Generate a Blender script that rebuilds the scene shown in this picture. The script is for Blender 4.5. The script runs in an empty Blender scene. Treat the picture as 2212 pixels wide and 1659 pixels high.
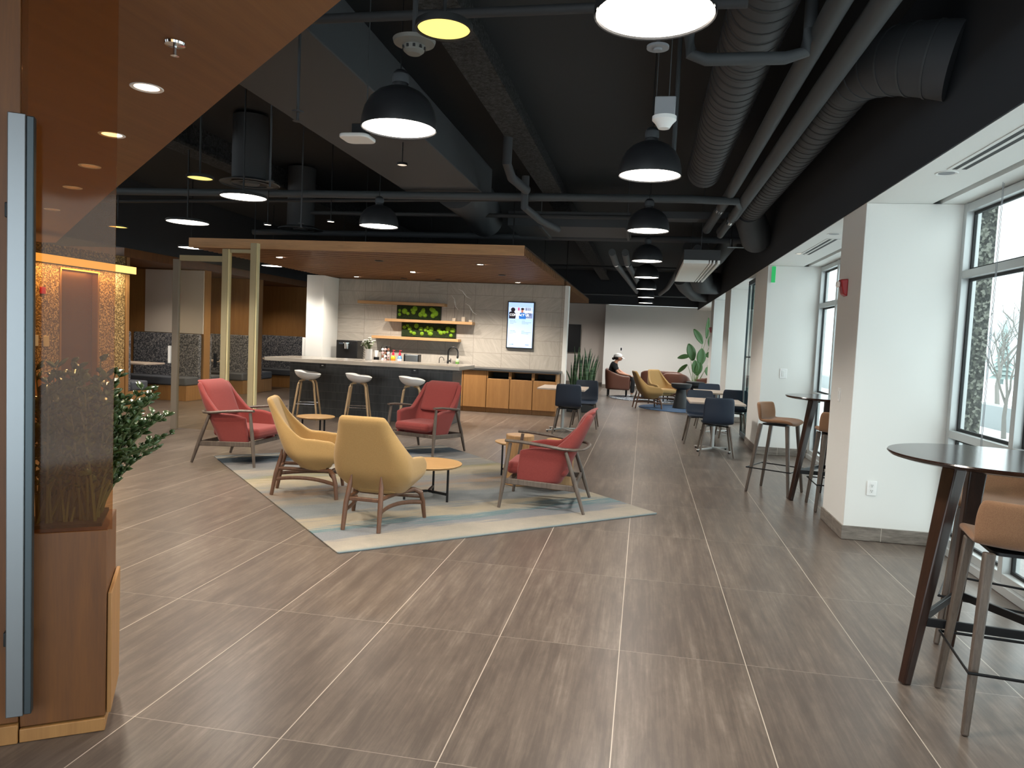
import bpy, bmesh, math, random
from math import sin, cos, pi, radians, sqrt, atan2
from mathutils import Vector, Matrix
random.seed(7)
S = bpy.context.scene
COL = S.collection

# ------------------------------------------------------------------ camera, world, exposure
FL, YAW, PITCH, ROLL, HC = 1592.45, -0.17473, 0.061949, 0.045738, 1.532
_f = Vector((sin(YAW)*cos(PITCH), cos(YAW)*cos(PITCH), -sin(PITCH)))
_r = Vector((cos(YAW), -sin(YAW), 0)); _u = _r.cross(_f)
_c, _s = cos(ROLL), sin(ROLL)
_r, _u = _c*_r+_s*_u, -_s*_r+_c*_u
cam = bpy.data.cameras.new('camera'); co = bpy.data.objects.new('camera', cam); COL.objects.link(co)
M = Matrix.Identity(4)
for i in range(3):
    M[i][0], M[i][1], M[i][2] = _r[i], _u[i], -_f[i]
M[2][3] = HC
co.matrix_world = M
cam.sensor_width = 36; cam.lens = 36*FL/2212; cam.clip_start = .05; cam.clip_end = 300
S.camera = co
W = bpy.data.worlds.new('world'); S.world = W; W.use_nodes = True
nt = W.node_tree; bg = nt.nodes['Background']
tc = nt.nodes.new('ShaderNodeTexCoord'); sp = nt.nodes.new('ShaderNodeSeparateXYZ'); rp = nt.nodes.new('ShaderNodeValToRGB')
nt.links.new(tc.outputs['Generated'], sp.inputs[0]); nt.links.new(sp.outputs['Z'], rp.inputs[0]); nt.links.new(rp.outputs[0], bg.inputs[0])
rp.color_ramp.elements[0].position = 0; rp.color_ramp.elements[0].color = (.80, .90, .95, 1)
rp.color_ramp.elements[1].position = .35; rp.color_ramp.elements[1].color = (.93, .98, 1, 1)
bg.inputs[1].default_value = 2.45
S.view_settings.view_transform = 'Standard'; S.view_settings.look = 'None'
S.view_settings.exposure = 0.55; S.view_settings.gamma = 1; S.view_settings.use_curve_mapping = False
S.cycles.max_bounces = 8; S.cycles.diffuse_bounces = 4; S.cycles.glossy_bounces = 4; S.cycles.transparent_max_bounces = 16
S.cycles.sample_clamp_indirect = 6; S.cycles.caustics_reflective = False; S.cycles.caustics_refractive = False
S.cycles.use_denoising = True

def lamp(name, kind, loc, energy, color=(1, 1, 1), rot=(0, 0, 0), size=.3, size_y=None, spot=100, blend=.5):
    l = bpy.data.lights.new(name, kind); l.energy = energy; l.color = color
    if kind == 'AREA':
        l.shape = 'RECTANGLE' if size_y else 'DISK'; l.size = size
        if size_y: l.size_y = size_y
    elif kind == 'SPOT':
        l.spot_size = radians(spot); l.spot_blend = blend; l.shadow_soft_size = size
    else: l.shadow_soft_size = size
    o = bpy.data.objects.new(name, l); o.location = loc; o.rotation_euler = rot; COL.objects.link(o); return o

# ------------------------------------------------------------------ materials
def lin(h):
    if not isinstance(h, str): return tuple(h)+((1,) if len(h) == 3 else ())
    h = h.lstrip('#'); v = [int(h[i:i+2], 16)/255 for i in (0, 2, 4)]
    return tuple((x/12.92 if x <= .04045 else ((x+.055)/1.055)**2.4) for x in v)+(1,)
MATS = {}
def base(name, col='888888', rough=.5, metal=0., emit=None, es=0., spec=None, trans=0., alpha=1.):
    m = bpy.data.materials.new(name); m.use_nodes = True
    p = m.node_tree.nodes['Principled BSDF']
    p.inputs['Base Color'].default_value = lin(col); p.inputs['Roughness'].default_value = rough; p.inputs['Metallic'].default_value = metal
    if spec is not None: p.inputs['Specular IOR Level'].default_value = spec
    if emit: p.inputs['Emission Color'].default_value = lin(emit); p.inputs['Emission Strength'].default_value = es
    if trans: p.inputs['Transmission Weight'].default_value = trans
    MATS[name] = m; return m
def N(m, t, **k):
    n = m.node_tree.nodes.new(t)
    for a, b in k.items(): setattr(n, a, b)
    return n
def L(m, a, b): m.node_tree.links.new(a, b)
def P_(m): return m.node_tree.nodes['Principled BSDF']
def coords(m, scale=(1, 1, 1), rot=(0, 0, 0), kind='Object'):
    t = N(m, 'ShaderNodeTexCoord'); mp = N(m, 'ShaderNodeMapping')
    mp.inputs['Scale'].default_value = scale; mp.inputs['Rotation'].default_value = rot
    L(m, t.outputs[kind], mp.inputs[0]); return mp.outputs[0]
def ramp(m, fac, stops, interp='LINEAR'):
    r = N(m, 'ShaderNodeValToRGB'); r.color_ramp.interpolation = interp
    e = r.color_ramp.elements
    while len(e) < len(stops): e.new(.5)
    for k, (p, c) in enumerate(stops): e[k].position = p; e[k].color = lin(c)
    L(m, fac, r.inputs[0]); return r.outputs[0]
def noise(m, vec, scale=5, detail=4, rough=.6, dist=0):
    n = N(m, 'ShaderNodeTexNoise'); n.inputs['Scale'].default_value = scale; n.inputs['Detail'].default_value = detail
    n.inputs['Roughness'].default_value = rough; n.inputs['Distortion'].default_value = dist
    L(m, vec, n.inputs['Vector']); return n.outputs['Fac']
def bump(m, h, s=.2, d=.01):
    b = N(m, 'ShaderNodeBump'); b.inputs['Strength'].default_value = s; b.inputs['Distance'].default_value = d
    L(m, h, b.inputs['Height']); L(m, b.outputs[0], P_(m).inputs['Normal'])
def math_(m, op, a, b=None, c=None):
    n = N(m, 'ShaderNodeMath', operation=op)
    for i, v in enumerate((a, b, c)):
        if v is None: continue
        if isinstance(v, (int, float)): n.inputs[i].default_value = v
        else: L(m, v, n.inputs[i])
    return n.outputs[0]
def mix(m, fac, a, b, mode='MIX'):
    n = N(m, 'ShaderNodeMix', data_type='RGBA', blend_type=mode)
    for s, v in ((n.inputs[0], fac), (n.inputs[6], a), (n.inputs[7], b)):
        if isinstance(v, (int, float)): s.default_value = v
        elif isinstance(v, (tuple, str)): s.default_value = lin(v)
        else: L(m, v, s)
    return n.outputs[2]
def wood(name, dark, light, axis='X', scale=1., rough=.45, bands=9):
    m = base(name, light, rough)
    sc = {'X': (.6, 9, 9), 'Y': (9, .6, 9), 'Z': (9, 9, .6)}[axis]
    v = coords(m, tuple(s*scale for s in sc))
    a = noise(m, v, bands/3, 6, .65, .6)
    v2 = coords(m, tuple(s*scale*6 for s in sc)); b = noise(m, v2, 4, 3, .5)
    f = math_(m, 'ADD', math_(m, 'MULTIPLY', a, .75), math_(m, 'MULTIPLY', b, .25))
    L(m, ramp(m, f, [(.3, dark), (.68, light)]), P_(m).inputs['Base Color']); bump(m, f, .06, .004)
    return m
def fabric(name, c1, c2, scale=900, rough=.95, bs=.15):
    m = base(name, c1, rough, spec=.15)
    v = coords(m, (scale, scale*.35, scale*.6)); a = noise(m, v, 1, 2)
    v2 = coords(m, (scale*.35, scale, scale*.4)); b = noise(m, v2, 1, 2)
    f = math_(m, 'MULTIPLY', math_(m, 'ADD', a, b), .5)
    L(m, ramp(m, f, [(.36, c1), (.64, c2)]), P_(m).inputs['Base Color']); bump(m, f, bs, .002)
    P_(m).inputs['Sheen Weight'].default_value = .15
    return m
def speckle(name, cols, scale=60, rough=.5, bs=.1):
    m = base(name, cols[0], rough); v = coords(m)
    vo = N(m, 'ShaderNodeTexVoronoi'); vo.inputs['Scale'].default_value = scale; L(m, v, vo.inputs['Vector'])
    sx = N(m, 'ShaderNodeSeparateColor'); L(m, vo.outputs['Color'], sx.inputs[0])
    k = len(cols)
    L(m, ramp(m, sx.outputs[0], [(i/k, c) for i, c in enumerate(cols)], 'CONSTANT'), P_(m).inputs['Base Color'])
    if bs: bump(m, vo.outputs['Distance'], bs, .01)
    return m
def plaster(name, col, rough=.7, amt=.03):
    m = base(name, col, rough, spec=.3); v = coords(m); bump(m, noise(m, v, 160, 3), amt*2, .002)
    return m

# floor tile (large rectified porcelain, long streaks)
TX0, TW, TY0, TL = -1.2568, .6094, 3.650, 1.1638
def floor_mat():
    m = base('floor_tile', '8a7a6e', .3, spec=.45)
    t = N(m, 'ShaderNodeTexCoord'); s = N(m, 'ShaderNodeSeparateXYZ'); L(m, t.outputs['Object'], s.inputs[0])
    u = math_(m, 'DIVIDE', math_(m, 'SUBTRACT', s.outputs[0], TX0), TW); v = math_(m, 'DIVIDE', math_(m, 'SUBTRACT', s.outputs[1], TY0), TL)
    fu = math_(m, 'FRACT', u); fv = math_(m, 'FRACT', v)
    iu = math_(m, 'FLOOR', u); iv = math_(m, 'FLOOR', v)
    du = math_(m, 'MINIMUM', fu, math_(m, 'SUBTRACT', 1, fu)); dv = math_(m, 'MINIMUM', fv, math_(m, 'SUBTRACT', 1, fv))
    gu = math_(m, 'LESS_THAN', du, .0034); gv = math_(m, 'LESS_THAN', dv, .0013)
    wn = N(m, 'ShaderNodeTexWhiteNoise', noise_dimensions='2D'); cb = N(m, 'ShaderNodeCombineXYZ'); L(m, iu, cb.inputs[0]); L(m, iv, cb.inputs[1]); L(m, cb.outputs[0], wn.inputs['Vector'])
    # streak coordinates with a per-tile offset
    cv = N(m, 'ShaderNodeCombineXYZ'); L(m, math_(m, 'ADD', math_(m, 'MULTIPLY', s.outputs[0], 11), math_(m, 'MULTIPLY', wn.outputs['Value'], 37)), cv.inputs[0])
    L(m, math_(m, 'ADD', math_(m, 'MULTIPLY', s.outputs[1], 1.1), math_(m, 'MULTIPLY', wn.outputs['Value'], 91)), cv.inputs[1])
    a = noise(m, cv.outputs[0], 1.3, 7, .68, .35)
    c2 = N(m, 'ShaderNodeVectorMath', operation='MULTIPLY'); L(m, t.outputs['Object'], c2.inputs[0]); c2.inputs[1].default_value = (7, 3, 1)
    b = noise(m, c2.outputs[0], 2.2, 9, .72, .5)
    c3 = N(m, 'ShaderNodeVectorMath', operation='MULTIPLY'); L(m, cv.outputs[0], c3.inputs[0]); c3.inputs[1].default_value = (3.2, .9, 1)
    c = noise(m, c3.outputs[0], 2, 5, .6)
    f = math_(m, 'ADD', math_(m, 'ADD', math_(m, 'MULTIPLY', a, .5), math_(m, 'MULTIPLY', b, .22)), math_(m, 'MULTIPLY', c, .28))
    f = math_(m, 'ADD', f, math_(m, 'MULTIPLY', math_(m, 'SUBTRACT', wn.outputs['Value'], .5), .05))
    col = ramp(m, f, [(.32, '4c433d'), (.46, '584e47'), (.55, '675c53'), (.68, '83786e')])
    g = math_(m, 'MAXIMUM', gu, math_(m, 'MULTIPLY', gv, .55))
    L(m, mix(m, g, col, 'b8ad9f'), P_(m).inputs['Base Color'])
    L(m, math_(m, 'ADD', .29, math_(m, 'MULTIPLY', f, .03)), P_(m).inputs['Roughness'])
    bump(m, math_(m, 'SUBTRACT', f, math_(m, 'MULTIPLY', g, .6)), .02, .002)
    return m
M_floor = floor_mat()
M_white = plaster('white_paint', 'e8e8e4'); M_warmwall = plaster('warm_white_paint', 'cfc6bd')
M_soffit = plaster('soffit_white', 'ecedea'); M_black = plaster('black_paint', '34383d', .9); M_deck = base('black_deck', '2e3134', .95)
M_duct = base('duct_grey', '3e4145', .7); M_ductd = base('duct_dark', '333436', .7); M_pipe = base('pipe_grey', '43474a', .65)
m = base('fireproofing', '3c3d3e', 1); v = coords(m); n_ = noise(m, v, 30, 6, .8); L(m, ramp(m, n_, [(.4, '232425'), (.65, '5a5b5c')]), P_(m).inputs['Base Color']); bump(m, n_, 1, .04); M_fire = m
def spiral():
    m = base('spiral_duct', '4a4b4d', .6); v = coords(m); s = N(m, 'ShaderNodeSeparateXYZ'); L(m, v, s.inputs[0])
    f = math_(m, 'FRACT', math_(m, 'ADD', math_(m, 'MULTIPLY', s.outputs[1], 7.5), math_(m, 'MULTIPLY', s.outputs[2], 1.2)))
    g = math_(m, 'LESS_THAN', f, .12); L(m, mix(m, g, '404347', '26272a'), P_(m).inputs['Base Color']); bump(m, g, .5, .01); return m
M_spiral = spiral()
M_metal = base('brushed_steel', '8c9296', .38, .9); M_chrome = base('chrome', 'd8dadc', .12, 1.); M_blackmetal = base('black_metal', '1b1c1e', .4, .5)
M_bronze = base('dark_metal', '2a2624', .45, .6); M_alu = base('window_aluminium', 'c4c8c8', .4, .3); M_gasket = base('black_gasket', '101214', .6)
M_plast = base('white_plastic', 'f0f0ee', .35); M_greyplast = base('grey_plastic', '8d9094', .5); M_dark = base('black_plastic', '121315', .35); M_red = base('alarm_red', 'a8141c', .35)
M_lightwood = wood('light_oak', 'a68a66', 'c4a885', 'Z'); M_oak = wood('honey_oak', '9c7850', 'bf9668', 'X', .8); M_oakz = wood('honey_oak_upright', 'b07a42', 'd39c5e', 'Z', .8)
M_slat = wood('cedar_slats', '9c7145', 'c4905c', 'X', .8); M_wcab = wood('cabinet_oak', '8c633a', 'a67a48', 'Z', .5)
M_panel = wood('wood_panelling', '54331a', '704620', 'Z', .6, .5); M_ceilwood = wood('ceiling_veneer', '704522', '87572e', 'Y', .35, .5)
M_walnut = wood('walnut', '3a261a', '5c3d2a', 'Z', 1.6, .4); M_walnut2 = wood('mid_walnut', '4c3426', '6c4c38', 'Z', 1.6, .38); M_ash = wood('grey_ash', '433a34', '6a5e54', 'Z', 1.6, .45); M_espresso = wood('espresso_wood', '1c110d', '3a241b', 'Z', 1.2, .28)
M_stump = wood('stump_wood', '8a6840', 'b58e62', 'Z', 1.3, .6)
M_tabletop = wood('grey_oak_top', 'a8968a', 'c4b4a4', 'X', 1., .4)
M_red_f = fabric('red_fabric', '702e2c', '984a45'); M_yel_f = fabric('mustard_fabric', '9c7c4c', 'bb9a68'); M_tan_f = fabric('tan_fabric', '7a5844', '9c7859')
M_navy = base('navy_shell', '202b3b', .42); M_leather = base('brown_leather', '70483a', .45); M_grey_f = speckle('speckled_grey_fabric', ['3a3e46', '50535c', '6a6c74', '8c8c90'], 55, .95, .05)
M_seatgrey = base('grey_vinyl', '4c5058', .6); M_bowl = base('white_shell', 'f4f4f4', .35)
M_granite = speckle('granite', ['8a6c40', 'a8885a', '54401f', 'd4b682', '6f5430'], 62, .5, .03)
M_slate = base('slate_counter', '3c3d3e', .35)
M_quartz = base('quartz_counter', 'a09a91', .2)
M_screenblue = base('screen_paper', 'a8c4ee', .4, emit='a9c8ff', es=.75)
def emis(name, col, st):
    m = base(name, col, .5, emit=col, es=st); return m
M_lamp = emis('lamp_white', 'fff4e6', 6.); M_dl = emis('downlight_glow', 'fff0dc', 8.); M_yellamp = emis('lamp_yellow', 'f4dc7c', .9); M_cove = emis('cove_glow', 'ffcf78', 1.0)
M_lampdim = emis('lamp_dim', 'fff0dc', .5)
M_lens = base('lens', 'fff8ee', .4)
m = bpy.data.materials.new('window_glass'); m.use_nodes = True; m.node_tree.nodes.clear()
o_ = N(m, 'ShaderNodeOutputMaterial'); tr = N(m, 'ShaderNodeBsdfTransparent'); gl = N(m, 'ShaderNodeBsdfGlossy'); mx = N(m, 'ShaderNodeMixShader'); fr = N(m, 'ShaderNodeLayerWeight')
tr.inputs[0].default_value = (.93, .97, .96, 1); gl.inputs['Roughness'].default_value = .02; L(m, math_(m, 'ADD', .02, math_(m, 'MULTIPLY', math_(m, 'POWER', fr.outputs['Facing'], 4), .35)), mx.inputs[0]); L(m, tr.outputs[0], mx.inputs[1]); L(m, gl.outputs[0], mx.inputs[2]); L(m, mx.outputs[0], o_.inputs[0]); M_glass = m
def tinted(name, tcol, gcol, dcol, dfac):
    m = bpy.data.materials.new(name); m.use_nodes = True; m.node_tree.nodes.clear()
    o = N(m, 'ShaderNodeOutputMaterial'); t = N(m, 'ShaderNodeBsdfTransparent'); t.inputs[0].default_value = lin(tcol)
    d = N(m, 'ShaderNodeBsdfDiffuse'); d.inputs[0].default_value = lin(dcol); g = N(m, 'ShaderNodeBsdfGlossy'); g.inputs[0].default_value = lin(gcol); g.inputs['Roughness'].default_value = .06
    a = N(m, 'ShaderNodeMixShader'); a.inputs[0].default_value = dfac; L(m, t.outputs[0], a.inputs[1]); L(m, d.outputs[0], a.inputs[2])
    b = N(m, 'ShaderNodeMixShader'); f = N(m, 'ShaderNodeLayerWeight'); L(m, math_(m, 'ADD', .015, math_(m, 'MULTIPLY', math_(m, 'POWER', f.outputs['Facing'], 4), .12)), b.inputs[0]); L(m, a.outputs[0], b.inputs[1]); L(m, g.outputs[0], b.inputs[2]); L(m, b.outputs[0], o.inputs[0]); return m
M_reflglass = tinted('bronze_glass', 'ebd3b2', 'ffffff', '8a5c34', .09)  # brown diffuse share stands in for reflected wood
M_paleglass = tinted('pale_glass', 'fbf8f0', 'ffffff', 'b0a080', .02)

def stone_tile():
    m = base('stone_wall_tile', '9a948b', .5)
    t = N(m, 'ShaderNodeTexCoord'); s = N(m, 'ShaderNodeSeparateXYZ'); L(m, t.outputs['Object'], s.inputs[0])
    u = math_(m, 'DIVIDE', math_(m, 'ADD', s.outputs[0], 6.6), .61); v = math_(m, 'DIVIDE', s.outputs[2], .3)
    fu = math_(m, 'FRACT', u); fv = math_(m, 'FRACT', v)
    wn = N(m, 'ShaderNodeTexWhiteNoise', noise_dimensions='2D'); cb = N(m, 'ShaderNodeCombineXYZ'); L(m, math_(m, 'FLOOR', u), cb.inputs[0]); L(m, math_(m, 'FLOOR', v), cb.inputs[1]); L(m, cb.outputs[0], wn.inputs['Vector'])
    rot = N(m, 'ShaderNodeVectorRotate', rotation_type='Y_AXIS'); L(m, t.outputs['Object'], rot.inputs['Vector']); L(m, math_(m, 'MULTIPLY', wn.outputs['Value'], 3.1), rot.inputs['Angle'])
    sc = N(m, 'ShaderNodeVectorMath', operation='MULTIPLY'); sc.inputs[1].default_value = (2, 2, 14); L(m, rot.outputs[0], sc.inputs[0])
    f = noise(m, sc.outputs[0], 1.5, 6, .6, 1.2)
    col = ramp(m, f, [(.3, 'a49d93'), (.55, 'b0a99f'), (.75, 'bab3a9')])
    du = math_(m, 'MINIMUM', fu, math_(m, 'SUBTRACT', 1, fu)); dv = math_(m, 'MINIMUM', fv, math_(m, 'SUBTRACT', 1, fv))
    g = math_(m, 'MAXIMUM', math_(m, 'LESS_THAN', du, .006), math_(m, 'LESS_THAN', dv, .012))
    L(m, mix(m, g, col, '8c857b'), P_(m).inputs['Base Color']); bump(m, f, .15, .01); return m
M_stone = stone_tile()
def bar_tile():
    m = base('slate_stick_tile', '3a3c3e', .4)
    t = N(m, 'ShaderNodeTexCoord'); s = N(m, 'ShaderNodeSeparateXYZ'); L(m, t.outputs['Object'], s.inputs[0])
    h = math_(m, 'ADD', s.outputs[0], s.outputs[1])
    u = math_(m, 'DIVIDE', h, .026); v = math_(m, 'DIVIDE', s.outputs[2], .148)
    fu = math_(m, 'FRACT', u); fv = math_(m, 'FRACT', v)
    wn = N(m, 'ShaderNodeTexWhiteNoise', noise_dimensions='2D'); cb = N(m, 'ShaderNodeCombineXYZ'); L(m, math_(m, 'FLOOR', u), cb.inputs[0]); L(m, math_(m, 'FLOOR', v), cb.inputs[1]); L(m, cb.outputs[0], wn.inputs['Vector'])
    col = mix(m, wn.outputs['Value'], '393c3f', '494c4f')
    g = math_(m, 'MAXIMUM', math_(m, 'LESS_THAN', fu, .09), math_(m, 'LESS_THAN', fv, .03))
    L(m, mix(m, g, col, '6e7070'), P_(m).inputs['Base Color']); bump(m, math_(m, 'SUBTRACT', 1, g), .3, .003); return m
M_bar = bar_tile()
def base_tile():
    m = base('baseboard_tile', '7c756d', .4)
    t = N(m, 'ShaderNodeTexCoord'); s = N(m, 'ShaderNodeSeparateXYZ'); L(m, t.outputs['Object'], s.inputs[0])
    h = math_(m, 'ADD', s.outputs[0], s.outputs[1]); g = math_(m, 'LESS_THAN', math_(m, 'FRACT', math_(m, 'DIVIDE', h, .6)), .008)
    v = coords(m, (3, 3, 20)); f = noise(m, v, 2, 6, .7); col = ramp(m, f, [(.35, '655e57'), (.65, '8e867d')])
    L(m, mix(m, g, col, 'b5aca0'), P_(m).inputs['Base Color']); return m
M_base = base_tile()

# ------------------------------------------------------------------ mesh helpers
class MB:
    def __init__(s): s.v = []; s.f = []
    def add(s, vs, fs, T=None):
        n = len(s.v)
        for p in vs: s.v.append(tuple(T @ Vector(p)) if T is not None else tuple(p))
        s.f += [tuple(i+n for i in f) for f in fs]; return s
    def box(s, c, d, T=None):
        x, y, z = c; a, b, h = d[0]/2, d[1]/2, d[2]/2
        vs = [(x+i*a, y+j*b, z+k*h) for k in (-1, 1) for j in (-1, 1) for i in (-1, 1)]
        return s.add(vs, [(0, 2, 3, 1), (4, 5, 7, 6), (0, 1, 5, 4), (2, 6, 7, 3), (0, 4, 6, 2), (1, 3, 7, 5)], T)
    def b2(s, x0, x1, y0, y1, z0, z1, T=None): return s.box(((x0+x1)/2, (y0+y1)/2, (z0+z1)/2), (abs(x1-x0), abs(y1-y0), abs(z1-z0)), T)
    def bar(s, p0, p1, w0, h0, w1=None, h1=None, up=(0, 0, 1)):
        p0, p1 = Vector(p0), Vector(p1); d = (p1-p0).normalized(); u = Vector(up)
        if abs(d.dot(u)) > .98: u = Vector((0, 1, 0))
        a = d.cross(u).normalized(); b = a.cross(d).normalized(); w1 = w1 or w0; h1 = h1 or h0
        vs = [p+a*i*w/2+b*j*h/2 for p, w, h in ((p0, w0, h0), (p1, w1, h1)) for i, j in ((-1, -1), (1, -1), (1, 1), (-1, 1))]
        return s.add(vs, [(3, 2, 1, 0), (4, 5, 6, 7), (0, 1, 5, 4), (1, 2, 6, 5), (2, 3, 7, 6), (3, 0, 4, 7)])
    def path(s, pts, r, n=10, closed=False, flat=1., up=(0, 0, 1)):
        pts = [Vector(p) for p in pts]; k = len(pts); rr = r if isinstance(r, (list, tuple)) else [r]*k
        rings = []
        for i, p in enumerate(pts):
            if closed: d = pts[(i+1) % k]-pts[i-1]
            else: d = pts[min(i+1, k-1)]-pts[max(i-1, 0)]
            d = d.normalized(); u = Vector(up)
            if abs(d.dot(u)) > .95: u = Vector((0, 1, .02))
            a = d.cross(u).normalized(); b = a.cross(d).normalized()
            rings.append([p+a*cos(2*pi*j/n)*rr[i]+b*sin(2*pi*j/n)*rr[i]*flat for j in range(n)])
        vs = [q for ring in rings for q in ring]; fs = []
        for i in range(k if closed else k-1):
            i2 = (i+1) % k
            for j in range(n): fs.append((i*n+j, i*n+(j+1) % n, i2*n+(j+1) % n, i2*n+j))
        if not closed: fs += [tuple(range(n))[::-1], tuple((k-1)*n+j for j in range(n))]
        return s.add(vs, fs)
    def lathe(s, prof, c=(0, 0, 0), n=32, cap=True, T=None):
        vs = []; fs = []; k = len(prof)
        for r, z in prof: vs += [(c[0]+r*cos(2*pi*j/n), c[1]+r*sin(2*pi*j/n), c[2]+z) for j in range(n)]
        for i in range(k-1):
            for j in range(n): fs.append((i*n+j, i*n+(j+1) % n, (i+1)*n+(j+1) % n, (i+1)*n+j))
        if cap: fs += [tuple(range(n))[::-1], tuple((k-1)*n+j for j in range(n))]
        return s.add(vs, fs, T)
    def grid(s, rows, close=False):
        n = len(rows[0]); vs = [p for r in rows for p in r]; fs = []
        for i in range(len(rows)-1):
            for j in range(n if close else n-1): fs.append((i*n+j, i*n+(j+1) % n, (i+1)*n+(j+1) % n, (i+1)*n+j))
        return s.add(vs, fs)
    def prism(s, poly, z0, z1, T=None):
        n = len(poly); vs = [(x, y, z0) for x, y in poly]+[(x, y, z1) for x, y in poly]
        return s.add(vs, [tuple(range(n))[::-1], tuple(range(n, 2*n))]+[(i, (i+1) % n, n+(i+1) % n, n+i) for i in range(n)], T)
    def rbox(s, c, d, r=.03, T=None):   # box with rounded vertical corners
        a, b = d[0]/2-r, d[1]/2-r; poly = []
        for qx, qy, a0 in ((1, 1, 0), (-1, 1, 90), (-1, -1, 180), (1, -1, 270)):
            for t in range(0, 91, 18): poly.append((c[0]+qx*a+r*cos(radians(a0+t)), c[1]+qy*b+r*sin(radians(a0+t))))
        return s.prism(poly, c[2]-d[2]/2, c[2]+d[2]/2, T)
    def build(s, name, mat, parent=None, smooth=35, bevel=0, sub=0, solid=0, soff=0, kind=None, world=False, segs=2, label=None):
        me = bpy.data.meshes.new(name); vs = s.v
        if world and parent is not None:
            q = parent.matrix_basis.inverted(); vs = [tuple(q @ Vector(p)) for p in vs]
        me.from_pydata(vs, [], s.f); me.update()
        bm = bmesh.new(); bm.from_mesh(me); bmesh.ops.recalc_face_normals(bm, faces=bm.faces); bm.to_mesh(me); bm.free()
        for mm in (mat if isinstance(mat, (list, tuple)) else [mat]): me.materials.append(mm)
        if smooth:
            for p in me.polygons: p.use_smooth = True
            me.set_sharp_from_angle(angle=radians(smooth if not sub else 180))
        o = bpy.data.objects.new(name, me); COL.objects.link(o)
        if parent is not None: o.parent = parent
        if solid: d = o.modifiers.new('s', 'SOLIDIFY'); d.thickness = solid; d.offset = soff
        if bevel: d = o.modifiers.new('b', 'BEVEL'); d.width = bevel; d.segments = segs; d.limit_method = 'ANGLE'; d.angle_limit = radians(40)
        if sub: d = o.modifiers.new('u', 'SUBSURF'); d.levels = sub; d.render_levels = sub
        if kind: o['kind'] = kind
        if label: o['label'] = label
        return o
def thing(name, label, cat, loc=(0, 0, 0), rz=0, group=None):
    o = bpy.data.objects.new(name, None); o.location = loc; o.rotation_euler = (0, 0, rz); COL.objects.link(o); o.empty_display_size = .1
    o['label'] = label; o['category'] = cat
    if group: o['group'] = group
    return o
def tag(o, label, cat, group=None):
    o['label'] = label; o['category'] = cat
    if group: o['group'] = group
    return o
def struct(name, mb, mat, **k): return mb.build(name, mat, kind='structure', **k)
KIDS = {}
def dup(root, loc, rz, label, group=None):
    def cp(o, par):
        c = o.copy(); COL.objects.link(c)
        if par is not None: c.parent = par
        for ch in list(o.children): cp(ch, c)
        return c
    r = cp(root, None); r.location = loc; r.rotation_euler = (0, 0, rz); r['label'] = label
    if group: r['group'] = group
    return r
def bez(p0, p1, p2, n=8):
    p0, p1, p2 = Vector(p0), Vector(p1), Vector(p2)
    return [p0*(1-t)**2+p1*2*t*(1-t)+p2*t*t for t in [i/n for i in range(n+1)]]
def face_ang(fx, fy): return atan2(fy, fx)-pi/2     # local +Y faces (fx,fy)

# ------------------------------------------------------------------ room shell
struct('floor', MB().b2(-11.2, 3.2, -3, 27.2, -.12, 0), M_floor, smooth=0)
struct('ceiling', MB().b2(-11.2, 3.2, -3, 27.2, 3.95, 4.1), M_deck, smooth=0)
XW = 2.42
# right side: soffit, black bulkhead, piers
sf = MB()
sf.b2(1.70, 2.19, -3, 25.5, 2.75, 2.95).b2(2.255, 2.62, -3, 25.5, 2.75, 2.95).b2(2.19, 2.255, -3, 25.5, 2.86, 2.95)
struct('trim_1', sf, M_soffit, smooth=0)
struct('trim_6', MB().b2(2.192, 2.253, -3, 25.5, 2.80, 2.858), M_black, smooth=0)  # black strip puts the blind pocket's shade into the colour
struct('trim_2', MB().b2(1.689, 1.92, -3, 25.5, 2.952, 3.949).b2(1.689, 1.699, -3, 25.5, 2.752, 2.952), M_black, smooth=0)
piers = [(-3.3, -2.2), (1.0, 2.0), (6.42, 7.13), (11.22, 12.42), (15.85, 16.9), (19.55, 20.3)]
pm_ = [M_white, M_warmwall]
wr = MB()
for y0, y1 in piers: wr.b2(1.70, 2.46, y0, y1, 0, 2.749)
wr.b2(XW-.02, 2.75, 23.0, 25.5, 0, 2.749)
struct('wall_right', wr, M_white, bevel=.004)
bb = MB()
for y0, y1 in piers: bb.b2(1.688, 2.40, y0-.012, y1+.012, .002, .115)
struct('baseboard_right', bb, M_base, bevel=.003)
# windows between the piers
def window(k, y0, y1, muls):
    fr = MB(); gk = MB(); gs = MB()
    x0, x1 = XW, XW+.11
    ys = [y0]+muls+[y1]
    for i, y in enumerate(ys):
        w = .06; c = y+w/2 if i == 0 else (y-w/2 if i == len(ys)-1 else y)
        fr.b2(x0, x1, c-w/2, c+w/2, .06, 2.75)
    for z in (.09, .93, 2.19, 2.71): fr.b2(x0+.002, x1-.002, y0, y1, z-.03, z+.03)
    fr.b2(x0-.03, x1+.1, y0, y1, .001, .06)
    for i in range(len(ys)-1):
        a, b = ys[i]+(.06 if i == 0 else .03), ys[i+1]-(.06 if i == len(ys)-2 else .03)
        for z0, z1 in ((.12, .90), (.96, 2.16), (2.22, 2.68)):
            g = .022
            gk.b2(x0+.055, x0+.075, a, a+g, z0, z1).b2(x0+.055, x0+.075, b-g, b, z0, z1).b2(x0+.055, x0+.075, a+g, b-g, z0, z0+g).b2(x0+.055, x0+.075, a+g, b-g, z1-g, z1)
            gs.b2(x0+.062, x0+.068, a+g, b-g, z0+g, z1-g)
    o = struct('window_%d' % k, fr, M_alu, bevel=.003)
    gk.build('gasket', M_gasket, o, smooth=0); gs.build('pane', M_glass, o, smooth=0)
    return o
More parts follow.
